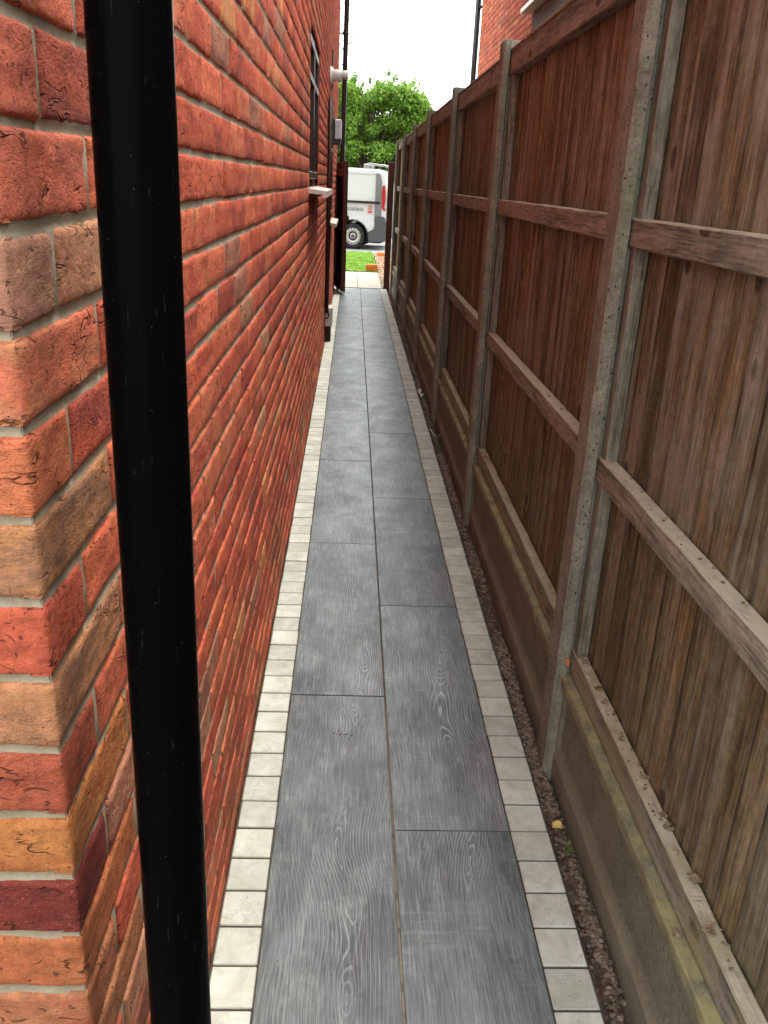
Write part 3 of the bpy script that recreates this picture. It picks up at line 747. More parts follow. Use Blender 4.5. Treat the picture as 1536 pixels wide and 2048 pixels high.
# mortar: bucket-handle beds as real recessed sheets
mo = MB()
def mortar_plane(pa, pb, nrm, z0, z1, depth=0.0062):
    zs = []
    c = math.floor((z0-0.05)/0.075)
    z = 0.05+0.075*c
    zs = [z0]
    while z < z1+0.08:
        for dz, dd in ((-0.0065, 0.003), (-0.004, 0.0005), (0.0, -0.0016), (0.004, 0.0005), (0.0065, 0.003)):
            if z0 < z+dz < z1: zs.append(z+dz)
        z += 0.075
    zs.append(z1)
    return zs
def mortar(pa, pb, nrm, z0, z1, nseg):
    L = math.hypot(pb[0]-pa[0], pb[1]-pa[1]); zs = mortar_plane(pa, pb, nrm, z0, z1)
    ts = np.linspace(0, 1, nseg)**1.6
    G = np.zeros((len(ts), len(zs), 3))
    for i, t in enumerate(ts):
        for j, z in enumerate(zs):
            ph = (z-0.05) % 0.075; ph = min(ph, 0.075-ph)
            d = -0.0048 + (0.0020*min((ph/0.0065)**2, 1) if ph < 0.0072 else 0.0020)
            G[i, j] = (pa[0]+(pb[0]-pa[0])*t+nrm[0]*d, pa[1]+(pb[1]-pa[1])*t+nrm[1]*d, z)
    P = G.reshape(-1, 3); w = 0.0012*noise(P, (18, 18, 25), 12)
    P[:, 0] += nrm[0]*w; P[:, 1] += nrm[1]*w
    return P.reshape(G.shape)
i0 = WX-0.0048; j0 = CY+0.0048
mo.sheet(mortar((WX, j0-0.0013), (WX, WINS[0][0]), (1, 0), -0.1, ZT, 260))
def msec(y0, y1, z0, z1): mo.sheet(mortar((WX, y0), (WX, y1), (1, 0), z0, z1, 12))
ya = WINS[0][0]
for (wa, wb, z0, z1) in WINS:
    if wa > ya: msec(ya, wa, -0.1, ZT)
    msec(wa, wb, -0.1, z0); msec(wa, wb, z1, ZT)
    ya = wb
msec(ya, WEND, -0.1, ZT)
mo.sheet(mortar((i0+0.0013, CY), (-3.3, CY), (0, -1), -0.1, ZT, 120), flip=True)
# far gable end and the inner core so nothing is see-through
mo.box(-6.5, WX-0.02, 12.9, WEND, -0.1, ZT); mo.box(-6.5, -3.28, CY+0.01, 12.9, -0.1, ZT)
mo.build('mortar', MT['mortar'], house)
fe = MB(); fe.dual = True
rs = random.Random(9)
for cidx in range(-2, 67):
    x = WX-0.0; zb = 0.05+0.075*cidx+0.005
    x = WX-0.003-(0.11 if cidx % 2 else 0)
    if cidx % 2: brick_face(fe, (WX-0.0025, WEND), (-1, 0), (0, 1), 0.1, zb, 0.065, .2, bcol(rs), None, -1)
    while x > -6.4:
        brick_face(fe, (x, WEND+0.006), (-1, 0), (0, 1), 0.215, zb, 0.065, 0.2, bcol(rs), None, -1); x -= 0.225
fe.build('end_wall', MT['brick'], house)
rf = MB(); rf.prism_xz([(-6.9, ZT-0.15), (WX+0.32, ZT-0.15), (WX+0.32, ZT), (-3.3, ZT+2.3), (-6.9, ZT)], CY-0.35, WEND+0.3)
rf.build('roof', MT['rooftile'], house)

# windows
def window(wa, wb, z0, z1, sill_out, sill_mat, sz):
    w = MB(); w.dual = True; fx = WX-0.022; t = 0.055
    # brick reveals
    w.box(WX-0.10, WX-0.006, wa-0.012, wa, z0, z1, col=(0.42, 0.09, 0.05)); w.box(WX-0.10, WX-0.006, wb, wb+0.012, z0, z1, col=(0.42, 0.09, 0.05))
    w.box(WX-0.10, WX-0.004, wa, wb, z1, z1+0.012, col=(0.2, 0.05, 0.03))
    win = w.build('window', MT['brick'], house)
    f = MB(); b = 0.004
    for (a, c) in ((wa+.002, wa+t), (wb-t, wb-.002)): f.box(fx-0.05, fx, a, c, z0, z1-.002, b)
    ym = (wa+wb)/2
    f.box(fx-0.05, fx-.001, wa+t, wb-t, z0, z0+t, b); f.box(fx-0.05, fx-.001, wa+t, wb-t, z1-t, z1-.002, b)
    f.box(fx-0.05, fx+0.012, ym-t/2, ym+t/2, z0+.003, z1-.003, b)
    zt = z1-0.30*(z1-z0)
    for (a, c) in ((wa+t-.01, ym-t/2+.01), (ym+t/2-.01, wb-t+.01)):
        for (p, q) in ((a, a+.04), (c-.04, c)): f.box(fx-0.04, fx+0.016, p, q, z0+t-.01, z1-t+.01, b)
        for (p, q) in ((z0+t-.012, z0+t+.03), (zt-.02, zt+.02), (z1-t-.03, z1-t+.012)): f.box(fx-0.04, fx+0.0175, a+.001, c-.001, p, q, b)
    f.build('frame', MT['brownpvc'], win)
    gl = MB(); gl.box(fx-0.02, fx-0.012, wa+t, wb-t, z0+t, z1-t); gl.build('pane', MT['glass'], win)
    s = MB()
    s.prism_xz([(WX-0.09, z0+0.004), (WX-0.09, z0-0.03), (WX+sill_out-0.022, z0-0.036), (WX+sill_out-0.022, z0-0.055), (WX+sill_out, z0-0.052), (WX+sill_out, z0-0.018)], wa-0.05, wb+0.05)
    s.build('sill', sill_mat, win)
    return win
window(*WINS[0], 0.10, MT['sill'], 0)
window(*WINS[1], 0.075, MT['sill'], 0)

# near downpipe in front of the corner
dp = MB()
dp.tube([(-0.1582, 0.642, -0.02), (-0.164, 0.680, 0.636), (-0.173, 0.738, 1.64), (-0.1795, 0.779, 2.35)], 0.0325, 64)
dpo = dp.build('downpipe', MT['blackpipe'], house); tag(dpo, 'glossy black round downpipe close to the camera at the house corner')
d2 = MB(); d2.tube([(-0.1795, 0.779, 2.34), (-0.18, 0.782, 2.43)], 0.041, 48); d2.tube([(-0.18, 0.782, 2.42), (-0.19, 0.79, 4.9)], 0.034, 48)
d2.box(-0.252, -0.18, 0.74, 0.82, 2.365, 2.395, 0.003)
d2.build('pipe_socket', MT['blackpipe'], dpo)
# far downpipe at the front corner
fp = MB(); PX2, PY2 = -0.1625, 13.0
fp.tube([(PX2-0.02, PY2, 0.0), (PX2-.012, PY2, 1.8), (PX2, PY2, 3.75), (PX2+.008, PY2, 4.9)], 0.034, 24)
fpo = fp.build('downpipe', MT['blackp'], house); tag(fpo, 'thin black downpipe on the far front corner of the house')
for zc in (3.36, 1.5):
    bk = MB(); bk.tube([(PX2-0.004, PY2, zc-0.015), (PX2-0.004, PY2, zc+0.015)], 0.040, 20); bk.box(WX-0.01, PX2-.02, PY2-0.008, PY2+0.008, zc-0.008, zc+0.008, 0.001)
    bk.build('pipe_clip', MT['blackp'], fpo)
# boiler flue
fl = MB(); FY, FZ = 8.85, 2.425
fl.tube([(WX-0.01, FY, FZ), (WX+0.012, FY, FZ), (WX+0.03, FY, FZ)], 0.07, 28, radii=[0.072, 0.072, 0.062])
fl.tube([(WX+0.025, FY, FZ), (WX+0.115, FY, FZ)], 0.050, 28)
fl.tube([(WX+0.11, FY, FZ+0.008), (WX+0.165, FY, FZ+0.008)], 0.036, 24)
flo = fl.build('boiler_flue', MT['whitepvc'], house)
f2 = MB(); f2.box(WX+0.075, WX+0.112, FY-0.053, FY+0.02, FZ-0.052, FZ-0.02, 0.004); f2.build('flue_grille', MT['greypvc'], flo)
# narrow dark vent slots beside it
v_ = MB(); v_.box(WX-0.004, WX+0.012, 9.5, 9.56, 2.36, 2.72, 0.002); v_.build('overflow_strip', MT['brownpvc'], house)
# utility box
ub = MB(); ub.box(WX-0.002, WX+0.03, 9.99, 10.22, 1.89, 2.13, 0.004); ub.box(WX-0.002, WX+0.095, 9.985, 10.225, 1.875, 1.925, 0.005)
ubo = ub.build('utility_box', MT['blackp'], house)
u2 = MB(); u2.box(WX+0.028, WX+0.10, 9.98, 10.23, 1.927, 2.122, 0.008); u2.build('box_cover', MT['whitepvc'], ubo)
cb = MB(); cb.tube([(WX+0.006, 8.75, 2.42), (WX+0.01, 8.8, 2.34), (WX+0.01, 9.0, 2.27), (WX+0.012, 9.5, 2.20), (WX+0.02, 10.05, 2.11)], 0.0055, 8)
cb.build('cable', MT['whitepvc'], house)
# brown waste pipe
wp = MB(); wp.tube([(WX+0.024, 8.3, 0.33), (WX+0.024, 8.3, 2.19)], 0.020, 20)
wp.box(WX-.004, WX+0.047, 8.285, 8.315, 1.2, 1.225, .002); wp.box(WX-.004, WX+0.047, 8.285, 8.315, 1.95, 1.975, .002)
wpo = wp.build('waste_pipe', MT['brownpvc'], house)
# gully hopper at the wall base
gu = empty('gully_hopper', (WX+0.04, 8.6, 0.0)); tag(gu, 'pale pinkish gully block with a black ring at the foot of the brick wall', 'gully')
g1 = MB(); g1.box(WX+0.0015, WX+0.075, 8.56, 8.80, 0.155, 0.335, 0.006); g1.build('block', MT['sill'], gu)
g2 = MB(); g2.tube([(WX+0.018+0.022*math.cos(a), 8.553, 0.265+0.030*math.sin(a)) for a in np.linspace(-2.2, 2.2, 14)], 0.006, 8); g2.build('ring', MT['blackp'], gu)
g3 = MB(); g3.box(WX+0.002, WX+0.06, 8.58, 8.79, -0.003, 0.154, 0.003); g3.build('base', MT['brownpvc'], gu)

# ------------------------------------------------------------------ fence
FXF = 0.588
POSTY = [0.10+1.0*0]+[]
PY = [-3.66, -1.79, 0.085, 2.075, 3.955, 5.80, 7.74, 9.50, 11.32, 13.18]     # far edge of each post; unseen bays behind the camera added to block skylight
fence = empty('fence', (0.64, 6.6, 0))
tag(fence, 'tall weathered brown closeboard fence with slotted concrete posts along the right of the path', 'fence')
PW = 0.112
def post(y1, seed, top):
    y0 = y1-PW; c = 0.014
    x0, x1 = FXF, 0.704; sa, sb = 0.6185, 0.671; dp_ = 0.026
    prof = [(x0, y0+c), (x0+c*0.6, y0+0.004), (sa-0.004, y0), (sa+.003, y0+dp_), (sb-.003, y0+dp_), (sb, y0), (x1-.01, y0), (x1, y0+.01), (x1, y1-.01), (x1-.01, y1), (sb, y1), (sb-.003, y1-dp_), (sa+.003, y1-dp_), (sa-.004, y1), (x0+c*.6, y1-0.004), (x0, y1-c)]
    zs = np.concatenate([np.linspace(-0.1, top-0.012, 90), [top-0.004, top]])
    G = np.zeros((len(zs), len(prof)+1, 3))
    cx, cy = (x0+x1)/2, (y0+y1)/2
    for i, z in enumerate(zs):
        k = 1.0 if i < len(zs)-2 else (0.985 if i == len(zs)-2 else 0.94)
        for j, (px, py) in enumerate(prof+[prof[0]]): G[i, j] = (cx+(px-cx)*k, cy+(py-cy)*k, z)
    P = G.reshape(-1, 3); Q = P+np.array([seed*3.1, 0, seed*1.7])
    w = 0.0016*noise(Q, (16, 16, 9), 21)+0.0009*noise(Q, (60, 60, 45), 22)
    P[:, 0] += w; P[:, 1] += 0.0014*noise(Q, (20, 20, 14), 23)
    G = P.reshape(G.shape)
    mb = MB().sheet(G, smooth=False, flip=True)
    mb.add(G[-1][:-1], [list(range(len(prof)))])
    return mb.build('post', MT['conc'], fence)
def gboard(ya, yb):
    mb = MB()
    # profile in XZ: lip, recessed panel, lip
    pr = [(0.665, -0.10), (0.613, -0.10), (0.611, 0.040), (0.614, 0.048), (0.625, 0.080), (0.625, 0.232), (0.609, 0.255), (0.605, 0.262), (0.604, 0.289), (0.607, 0.294), (0.661, 0.294), (0.665, 0.290)]
    ys = np.linspace(ya, yb, 60)
    G = np.array([[(px, y, pz) for px, pz in pr+[pr[0]]] for y in ys]); P = G.reshape(-1, 3)
    P[:, 0] += 0.0012*noise(P, (10, 12, 25), 31)+0.0006*noise(P, (50, 50, 60), 32); P[:, 2] += 0.0012*noise(P, (20, 16, 5), 33)
    G = P.reshape(G.shape); mb.sheet(G, smooth=False)
    # ends: closed recess frame
    for (a, b) in ((ya, ya+0.035), (yb-0.035, yb)): mb.box(0.614, 0.655, a, b, 0.06, 0.25, 0.004)
    return mb.build('gravel_board', MT['gboard'], fence)
BCOLS = [(0.180, 0.126, 0.068), (0.160, 0.110, 0.060), (0.198, 0.142, 0.075), (0.150, 0.106, 0.060), (0.192, 0.148, 0.090), (0.210, 0.140, 0.066)]
RCOL = [(0.26, 0.22, 0.165), (0.23, 0.195, 0.15), (0.29, 0.25, 0.185)]
def panel(i, ya, yb, z0, z1):
    rs = random.Random(100+i)
    pn = empty('fence_panel', (0.65, (ya+yb)/2, z0), fence)
    bd = MB(); y = yb-0.001; k = 0
    light = {6: np.array([1.9, 1.75, 1.3]), 5: np.array([1.35, 1.15, .85]), 4: np.array([1.3, 1.1, .8]), 3: np.array([1.2, 1.0, .75])}.get(i, np.ones(3))  # last panel: warm light put into the board colour
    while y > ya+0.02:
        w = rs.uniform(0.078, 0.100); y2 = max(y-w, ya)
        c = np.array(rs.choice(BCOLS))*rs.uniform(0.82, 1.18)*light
        if rs.random() < 0.12: c = c*np.array([1.25, 1.15, 1.0])
        xa = 0.6590+rs.uniform(-.0008, .0008); cup = rs.uniform(-0.0014, 0.0016)
        ysx = np.concatenate([np.linspace(y2-0.012, y-0.010, 5), [y-0.003, y]]); zs = np.linspace(z0+0.01, z1-0.004, 26)
        ln = rs.uniform(-.0015, .0015)
        def pt(yy, zz, back):
            t = (y-yy)/(y-y2+.012)
            return (xa+0.0085*t+cup*math.sin(math.pi*t)+(0.009-.0045*t if back else 0)+ln*(zz-1)*0.4, yy, zz)
        Gf = np.array([[pt(yy, zz, 0) for zz in zs] for yy in ysx]); P = Gf.reshape(-1, 3)
        P[:, 0] += 0.0012*noise(P+np.array([0, i*3+k*1.3, 0]), (1, 3, 4), 41); 
        Gf = P.reshape(Gf.shape)
        Gb = np.array([[pt(yy, zz, 1) for zz in zs] for yy in ysx]); Gb[:, :, 0] += 0.001
        mul = np.array([rs.uniform(.88, 1.14) for _ in ysx]); mul[-1] *= .22; mul[-2] *= .32; mul[-3] *= .9; mul[0] *= 0.9  # edge columns darkened to paint a shadow line at each lap
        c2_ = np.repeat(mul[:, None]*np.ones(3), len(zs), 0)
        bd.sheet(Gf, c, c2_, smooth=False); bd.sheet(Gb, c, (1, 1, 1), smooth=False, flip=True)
        for e, flp in ((0, False), (-1, True)):
            bd.sheet(np.stack([Gf[e], Gb[e]], 0), c*0.5, (1, 1, 1), smooth=False, flip=flp)  # board sides darkened too, painted shade in the lap
        bd.sheet(np.stack([Gf[:, -1], Gb[:, -1]], 0), c, (1, 1, 1), smooth=False); bd.sheet(np.stack([Gf[:, 0], Gb[:, 0]], 0), c, (1, 1, 1), smooth=False)
        y = y2; k += 1
    # nail heads' rust dots are left to the wood; capping strip on top
    bd.build('boards', MT['board'], pn)
    for (a, b) in ((ya+0.002, ya+0.047), (yb-0.047, yb-0.002)):
        t = MB(); zz = [z0+0.062]+[]
        cc = np.array(rs.choice(RCOL))*0.8
        t.box(0.6285, 0.6585, a, b, z0+0.004, z1-0.012, 0.002, cc)
        t.build('batten', MT['batten'], pn)
    zr = [(z0+0.003, z0+0.072), (0.852, 0.912), (1.410, 1.471), (z1-0.086, z1-0.004)]
    for j, (a, b) in enumerate(zr):
        t = MB(); c = np.array(rs.choice(RCOL))*rs.uniform(.85, 1.1)*(1.3 if i == 6 else 1)  # last bay's rails also lightened as if lit
        dz = rs.uniform(-.004, .004) if 0 < j < 3 else 0
        t.beam(0.6215 if j else 0.6265, 0.6592-0.0, ya+0.003, yb-0.003, a+dz, b+dz, c, 48, 0.0014, 50+i*7+j)
        t.build('rail', MT['rail'], pn)
    t = MB(); t.beam(0.6205, 0.683, ya+0.002, yb-0.002, z1-0.002, z1+0.012, np.array(rs.choice(RCOL))*.9, 30, 0.001, 90+i); t.build('capping', MT['rail'], pn)
    return pn
for i, y1 in enumerate(PY):
    p_ = post(y1, i, 2.083+random.uniform(-.008, .008))
    if i == 3: 
        tag(p_, 'pitted concrete post nearest the camera with a small orange rust mark')
        ry = y1-PW-0.0005
        t = MB(); t.add([(0.6015, ry+.0015, .345), (0.612, ry-.001, .352), (0.6175, ry-.0015, .345), (0.6165, ry-.0015, .322), (0.610, ry-.001, .336)], [[0, 1, 2, 3, 4]]); t.v[-1][:, 1] -= 0.0035; t.build('rust_mark', MT['orangebrick'], p_)
for i in range(len(PY)-1):
    ya = PY[i]-0.022; yb = PY[i+1]-PW+0.022
    gboard(ya, yb); pn = panel(i-2, ya, yb, 0.298, 2.035+random.uniform(-.006, .006))
    if i == len(PY)-2: tag(pn, 'farthest fence panel next to the gate, tinted paler as if warmly lit')
# mortar crumbs resting on rail and gravel board of the near bays
cr = MB()
for i in range(150):
    y = 0.95+1.05*rng.random() if i < 105 else 2.1+3.5*rng.random()
    up_ = rng.random()
    if up_ < 0.6: x, z = 0.632+0.024*rng.random(), 0.371
    elif up_ < .8: x, z = 0.607+0.016*rng.random(), 0.2945
    else: x, z = 0.625+0.03*rng.random(), 0.914
    r = rng.uniform(0.0015, 0.0045)*(2.2 if rng.random() < 0.09 and z < .5 else 1); w = rng.uniform(0.8, 1.7)
    stone(cr, (x, y, z+r*0.3), r, (w, w*.95, w*.85), 0.6)
for (x, y, z, r, sq) in ((0.640, 1.985, .372, .016, .4), (0.636, 1.93, .372, .013, .35), (0.645, 1.90, .372, .010, .5), (0.613, 1.90, .295, .010, .3), (0.630, 1.05, .371, .012, .6), (0.648, 1.17, .373, .010, .6), (0.650, 1.45, .372, .008, .6), (0.616, 1.12, .295, .009, .4), (0.652, 1.30, .372, .007, .7), (0.65, 1.33, .372, .008, .5)):
    for q_ in range(3): stone(cr, (x+rng.normal(0, .004), y+rng.normal(0, .008), z+r*sq*.4), r*rng.uniform(.6, 1), (1.25, 1.15, .98), sq)
tag(cr.build('mortar_crumbs', MT['clod']), 'dried mortar crumbs and splashes lying on the lower fence rails', kind='stuff')

# gate post and gate
gp = empty('gate_post', (0.54, 13.33, 0)); tag(gp, 'dark brown square timber gate post at the far end of the fence', 'gate post')
q = MB(); q.box(0.496, 0.586, 13.295, 13.385, -0.05, 1.775, 0.004); q.build('shaft', MT['brownwood'], gp)
q = MB(); q.box(0.490, 0.592, 13.289, 13.391, 1.775, 1.795, 0.006); q.build('cap', MT['brownwood'], gp)
gate = empty('garden_gate', (-0.235, 13.1, 0.04)); tag(gate, 'dark brown boarded timber gate standing open against the brick wall', 'gate')
gd = Vector((-0.078+0.215, 12.42-13.1, 0)); gl_ = gd.length; gd.normalize(); gn = Vector((gd.y, -gd.x, 0))
def gxf(V):
    return np.stack([-0.215+gd.x*V[:, 0]+gn.x*V[:, 1], 13.1+gd.y*V[:, 0]+gn.y*V[:, 1], V[:, 2]], 1)
GZ0, GZ1 = 0.04, 1.765
t = MB()
for k in range(7):
    a = gl_*k/7; b = gl_*(k+1)/7-0.003; t.box(a, b, 0.0, 0.018, GZ0, GZ1-.01, 0.002, xf=gxf)
t.build('boards', MT['brownwood'], gate)
for (a, b) in ((GZ0+.10, GZ0+.19), (0.85, .94), (GZ1-.2, GZ1-.11)):
    t = MB(); t.box(0.045, gl_-0.045, 0.0185, 0.058, a, b, .003, xf=gxf); t.build('ledge', MT['brownwood'], gate)
t = MB()
for (a, b) in ((0.0, 0.044), (gl_-0.044, gl_+0.002)): t.box(a, b, 0.0188, 0.062, GZ0+.002, GZ1, .003, xf=gxf)
t.build('frame', MT['brownwood'], gate)
t = MB(); t.box(gl_-0.12, gl_-0.02, -0.006, -0.0005, 0.98, 1.02, .002, xf=gxf); t.box(gl_-0.09, gl_-0.07, -0.04, -0.005, 0.94, 1.06, .004, xf=gxf); t.build('latch', MT['blackp'], gate)
t = MB(); t.box(0.0, gl_, -0.002, 0.02, GZ0-.022, GZ0-.002, .002, xf=gxf); t.build('weather_strip', MT['alu'], gate)

# ------------------------------------------------------------------ neighbour's house
nb_ = empty('neighbour_house', (2.0, 10, 0)); tag(nb_, 'red brick neighbouring house rising behind the fence at the upper right', 'house')
NX, NY1, NY0 = 1.9, 15.0, 3.0
w = MB(); w.dual = True; rs = random.Random(5)
NW = (9.2, 10.55, 3.36, 4.5)
for c_ in range(22, 75):
    zb = 0.05+0.075*c_+0.005; y = NY0-(0.11 if c_ % 2 else 0)
    while y < NY1-0.02:
        a, b = max(y, NY0), min(y+0.215, NY1); y += 0.225
        if b-a < .02: continue
        if zb+.06 > NW[2] and zb < NW[3] and b > NW[0] and a < NW[1]:
            if a < NW[0]-.02: b = NW[0]
            elif b > NW[1]+.02: a = NW[1]
            else: continue
        brick_face(w, (NX, a), (0, 1), (-1, 0), b-a, zb, 0.065, 0.2, bcol(rs, .1), None, 1)
    x = NX+0.003
    while x < 6:
        brick_face(w, (x, NY1+0.004), (1, 0), (0, 1), 0.215, zb, 0.065, 0.2, bcol(rs, .1), None, 1); x += .225
w.build('wall', MT['brick'], nb_)
w = MB()
x_ = NX+0.006
for (a, b, c, d) in ((NY0, NW[0], -.1, 5.6), (NW[1], NY1, -.1, 5.6), (NW[0], NW[1], -.1, NW[2]), (NW[0], NW[1], NW[3], 5.6)): w.box(x_, x_+.1, a, b, c, d)
w.box(x_+.1, 7, NY1-.1, NY1-0.0, -.1, 5.6); w.box(x_+.1, 7, NY0, NY0+.1, -.1, 5.6)
w.build('mortar', MT['mortar'], nb_)
w = MB(); w.box(NX+.05, NX+.1, NW[0], NW[1], NW[2], NW[3]); nwin = w.build('window', MT['glass'], nb_)
w = MB()
for (a, b) in ((NW[0], NW[0]+.06), (NW[1]-.06, NW[1]), ((NW[0]+NW[1])/2-.03, (NW[0]+NW[1])/2+.03)): w.box(NX+.03, NX+.08, a, b, NW[2], NW[3], .003)
w.box(NX+.031, NX+.079, NW[0]+.06, NW[1]-.06, NW[2], NW[2]+.06, .003); w.build('frame', MT['whitepvc'], nwin)
w = MB(); w.box(NX-0.13, NX+.06, NW[0]-.06, NW[1]+.06, NW[2]-.055, NW[2]-.005, .004); w.build('sill', MT['whitepvc'], nwin)
w = MB(); w.box(NX-0.02, NX+.004, 3.2, 10.45, 2.2, NW[2]-.06, .004); w.build('dark_panel', MT['rooftile'], nb_)
w = MB(); w.prism_xz([(NX-.3, 5.45), (7.4, 5.45), (7.4, 5.6), (4.6, 7.9), (NX-.3, 5.6)], NY0-.3, NY1+.3); w.build('roof', MT['rooftile'], nb_)
w = MB(); w.tube([(NX-0.045, 15.12, -.1), (NX-0.045, 15.12, 5.5)], 0.045, 20); pp = w.build('downpipe', MT['blackp'], nb_)
for zc in (4.12, 2.6):
    w = MB(); w.box(NX-0.04, NX+0.02, 15.0, 15.14, zc-.012, zc+.012, .002); w.build('pipe_clip', MT['blackp'], pp)

# ------------------------------------------------------------------ van
VY, VW, VG = 22.3, 1.88, -0.090
van = empty('panel_van', (-1.5, VY+VW/2, VG)); tag(van, 'white panel van with a roof ladder rack parked across the end of the path', 'van')
RW = (0.0, 0.222); RR = 0.312; FWX = -3.05
def arc(cx, cz, r, a0, a1, n): return [(cx+r*math.cos(R(a0+(a1-a0)*i/n)), cz+r*math.sin(R(a0+(a1-a0)*i/n))) for i in range(n+1)]
top = 1.80
outline = [(0.800, 0.50), (0.833, 0.75), (0.835, 1.0), (0.822, 1.3), (0.80, 1.55), (0.77, 1.68), (0.70, 1.765), (0.58, 1.795), (0.3, 1.802), (-0.6, 1.808), (-1.6, 1.80), (-2.2, 1.77), (-2.5, 1.70), (-2.9, 1.42), (-3.2, 1.16), (-3.4, 1.05), (-3.8, 0.90), (-3.93, 0.72), (-3.96, 0.45), (-3.93, 0.12), (FWX-0.40, 0.08)]
outline += arc(FWX, RW[1], 0.385, 190, -10, 12)[::1]
outline += [(FWX+0.40, 0.09), (-0.41, 0.09)] + arc(RW[0], RW[1], 0.385, 190, 20, 12) + [(0.50, 0.30), (0.545, 0.50)]
def van_body():
    # lofted across the width: profile shrinks a little towards each flank so the edges are rounded
    secs = [(0.0, 0.965, 0.965), (0.018, 0.983, 0.99), (0.06, 0.995, 1.0), (0.18, 1.0, 1.012), (VW-0.18, 1.0, 1.012), (VW-0.06, 0.995, 1.0), (VW-0.018, 0.983, 0.99), (VW, 0.965, 0.965)]
    P0 = np.array(outline); cx = -1.56
    rows = []
    for (dy, sx, sz) in secs:
        Q = P0.copy(); Q[:, 0] = cx+(Q[:, 0]-cx)*(sx*0.02+0.98+0.0); 
        high = np.clip((Q[:, 1]-0.5)/1.3, 0, 1)
        Q[:, 1] = Q[:, 1]+(sz-1.0)*0.9*high
        lean = 0.10*np.clip((Q[:, 1]-0.95)/0.85, 0, 1)**1.6
        yy = VY+dy+(lean if dy < VW/2 else -lean)
        rows.append(np.stack([Q[:, 0], yy, Q[:, 1]], 1))
    G = np.array(rows)
    return G
G = van_body()
nP = G.shape[1]
vb = MB()
Gc = np.concatenate([G, G[:, :1]], 1)
vb.sheet(Gc, smooth=True, flip=False)
vb.add(G[0], [list(range(nP))]); vb.add(G[-1], [list(range(nP))[::-1]])
bo = vb.build('body', MT['vanwhite'], van)
def side_y(z): return VY+0.10*min(max((z-0.95)/0.85, 0), 1)**1.6
def side_patch(mb, poly, off=0.006, th=0.02):
    """a panel lying on the near flank: polygon in x,z set proud of the body"""
    n = len(poly)
    V = [(x, side_y(z)-off, z) for x, z in poly]+[(x, side_y(z)-off+th, z) for x, z in poly]
    mb.add(V, [list(range(n)), list(range(n, 2*n))[::-1]]+[[i, i+n, (i+1) % n+n, (i+1) % n] for i in range(n)])
# grey strip painting the dark reflection on the rear corner
w = MB(); side_patch(w, [(0.545, 0.56), (0.545, 1.1), (0.54, 1.5), (0.53, 1.70), (0.60, 1.715), (0.655, 1.66), (0.685, 1.50), (0.69, 1.3)], .012); side_patch(w, [(0.545, 0.56), (0.69, 1.3), (0.70, 1.0), (0.70, 0.72), (0.75, 0.72), (0.77, 0.60)], .0125)
w.build('corner_reflection', MT['vanreflect'], van)
# bumper
w = MB()
bp = [(0.545, 0.715), (0.70, 0.725), (0.80, 0.70), (0.835, 0.60), (0.845, 0.42), (0.835, 0.20), (0.80, 0.12), (0.42, 0.095), (0.385, 0.34), (0.47, 0.385), (0.53, 0.42), (0.553, 0.50)]
n = len(bp); ysb = [VY-0.03, VY-0.015, VY+VW+0.015, VY+VW+0.03]
V = []
for yy, k in zip(ysb, (0.975, 1, 1, 0.975)):
    for (x, z) in bp: V.append((0.6+(x-0.6)*k, yy, 0.4+(z-0.4)*k))
Fc = [list(range(n)), [3*n+i for i in range(n)][::-1]]
for s_ in range(3):
    for i in range(n): Fc.append([s_*n+i, (s_+1)*n+i, (s_+1)*n+(i+1) % n, s_*n+(i+1) % n])
w.add(V, Fc); w.build('bumper', MT['vangrey'], van)
# tail lights
for sy in (0, 1):
    w = MB(); lp = [(0.715, 1.42), (0.765, 1.45), (0.79, 1.30), (0.80, 1.10), (0.785, 1.02), (0.775, 0.93), (0.815, 0.88), (0.80, 0.86), (0.745, 0.865), (0.715, 0.95), (0.705, 1.15)]
    if sy == 0: w.prism_xz(lp, VY-0.018, VY+0.10)
    else: w.prism_xz(lp, VY+VW-0.10, VY+VW+0.018)
    w.build('tail_light', MT['red'], van)
# rail strip and seams
w = MB(); w.box(-2.0, 0.665, side_y(1.04)-0.022, side_y(1.04)+.01, 1.008, 1.064, .004); w.build('door_rail', MT['blackp'], van)
w = MB()
side_patch(w, [(-2.0, 1.686), (0.53, 1.682), (0.53, 1.694), (-2.0, 1.698)], .005, .01)
side_patch(w, [(0.5325, 0.47), (0.541, 0.47), (0.533, 1.70), (0.5245, 1.70)], .0055, .01)
side_patch(w, [(-0.80, 0.20), (-0.79, 0.20), (-0.79, 1.70), (-0.80, 1.70)], .0055, .01)
w.build('seams', MT['greypvc'], van)
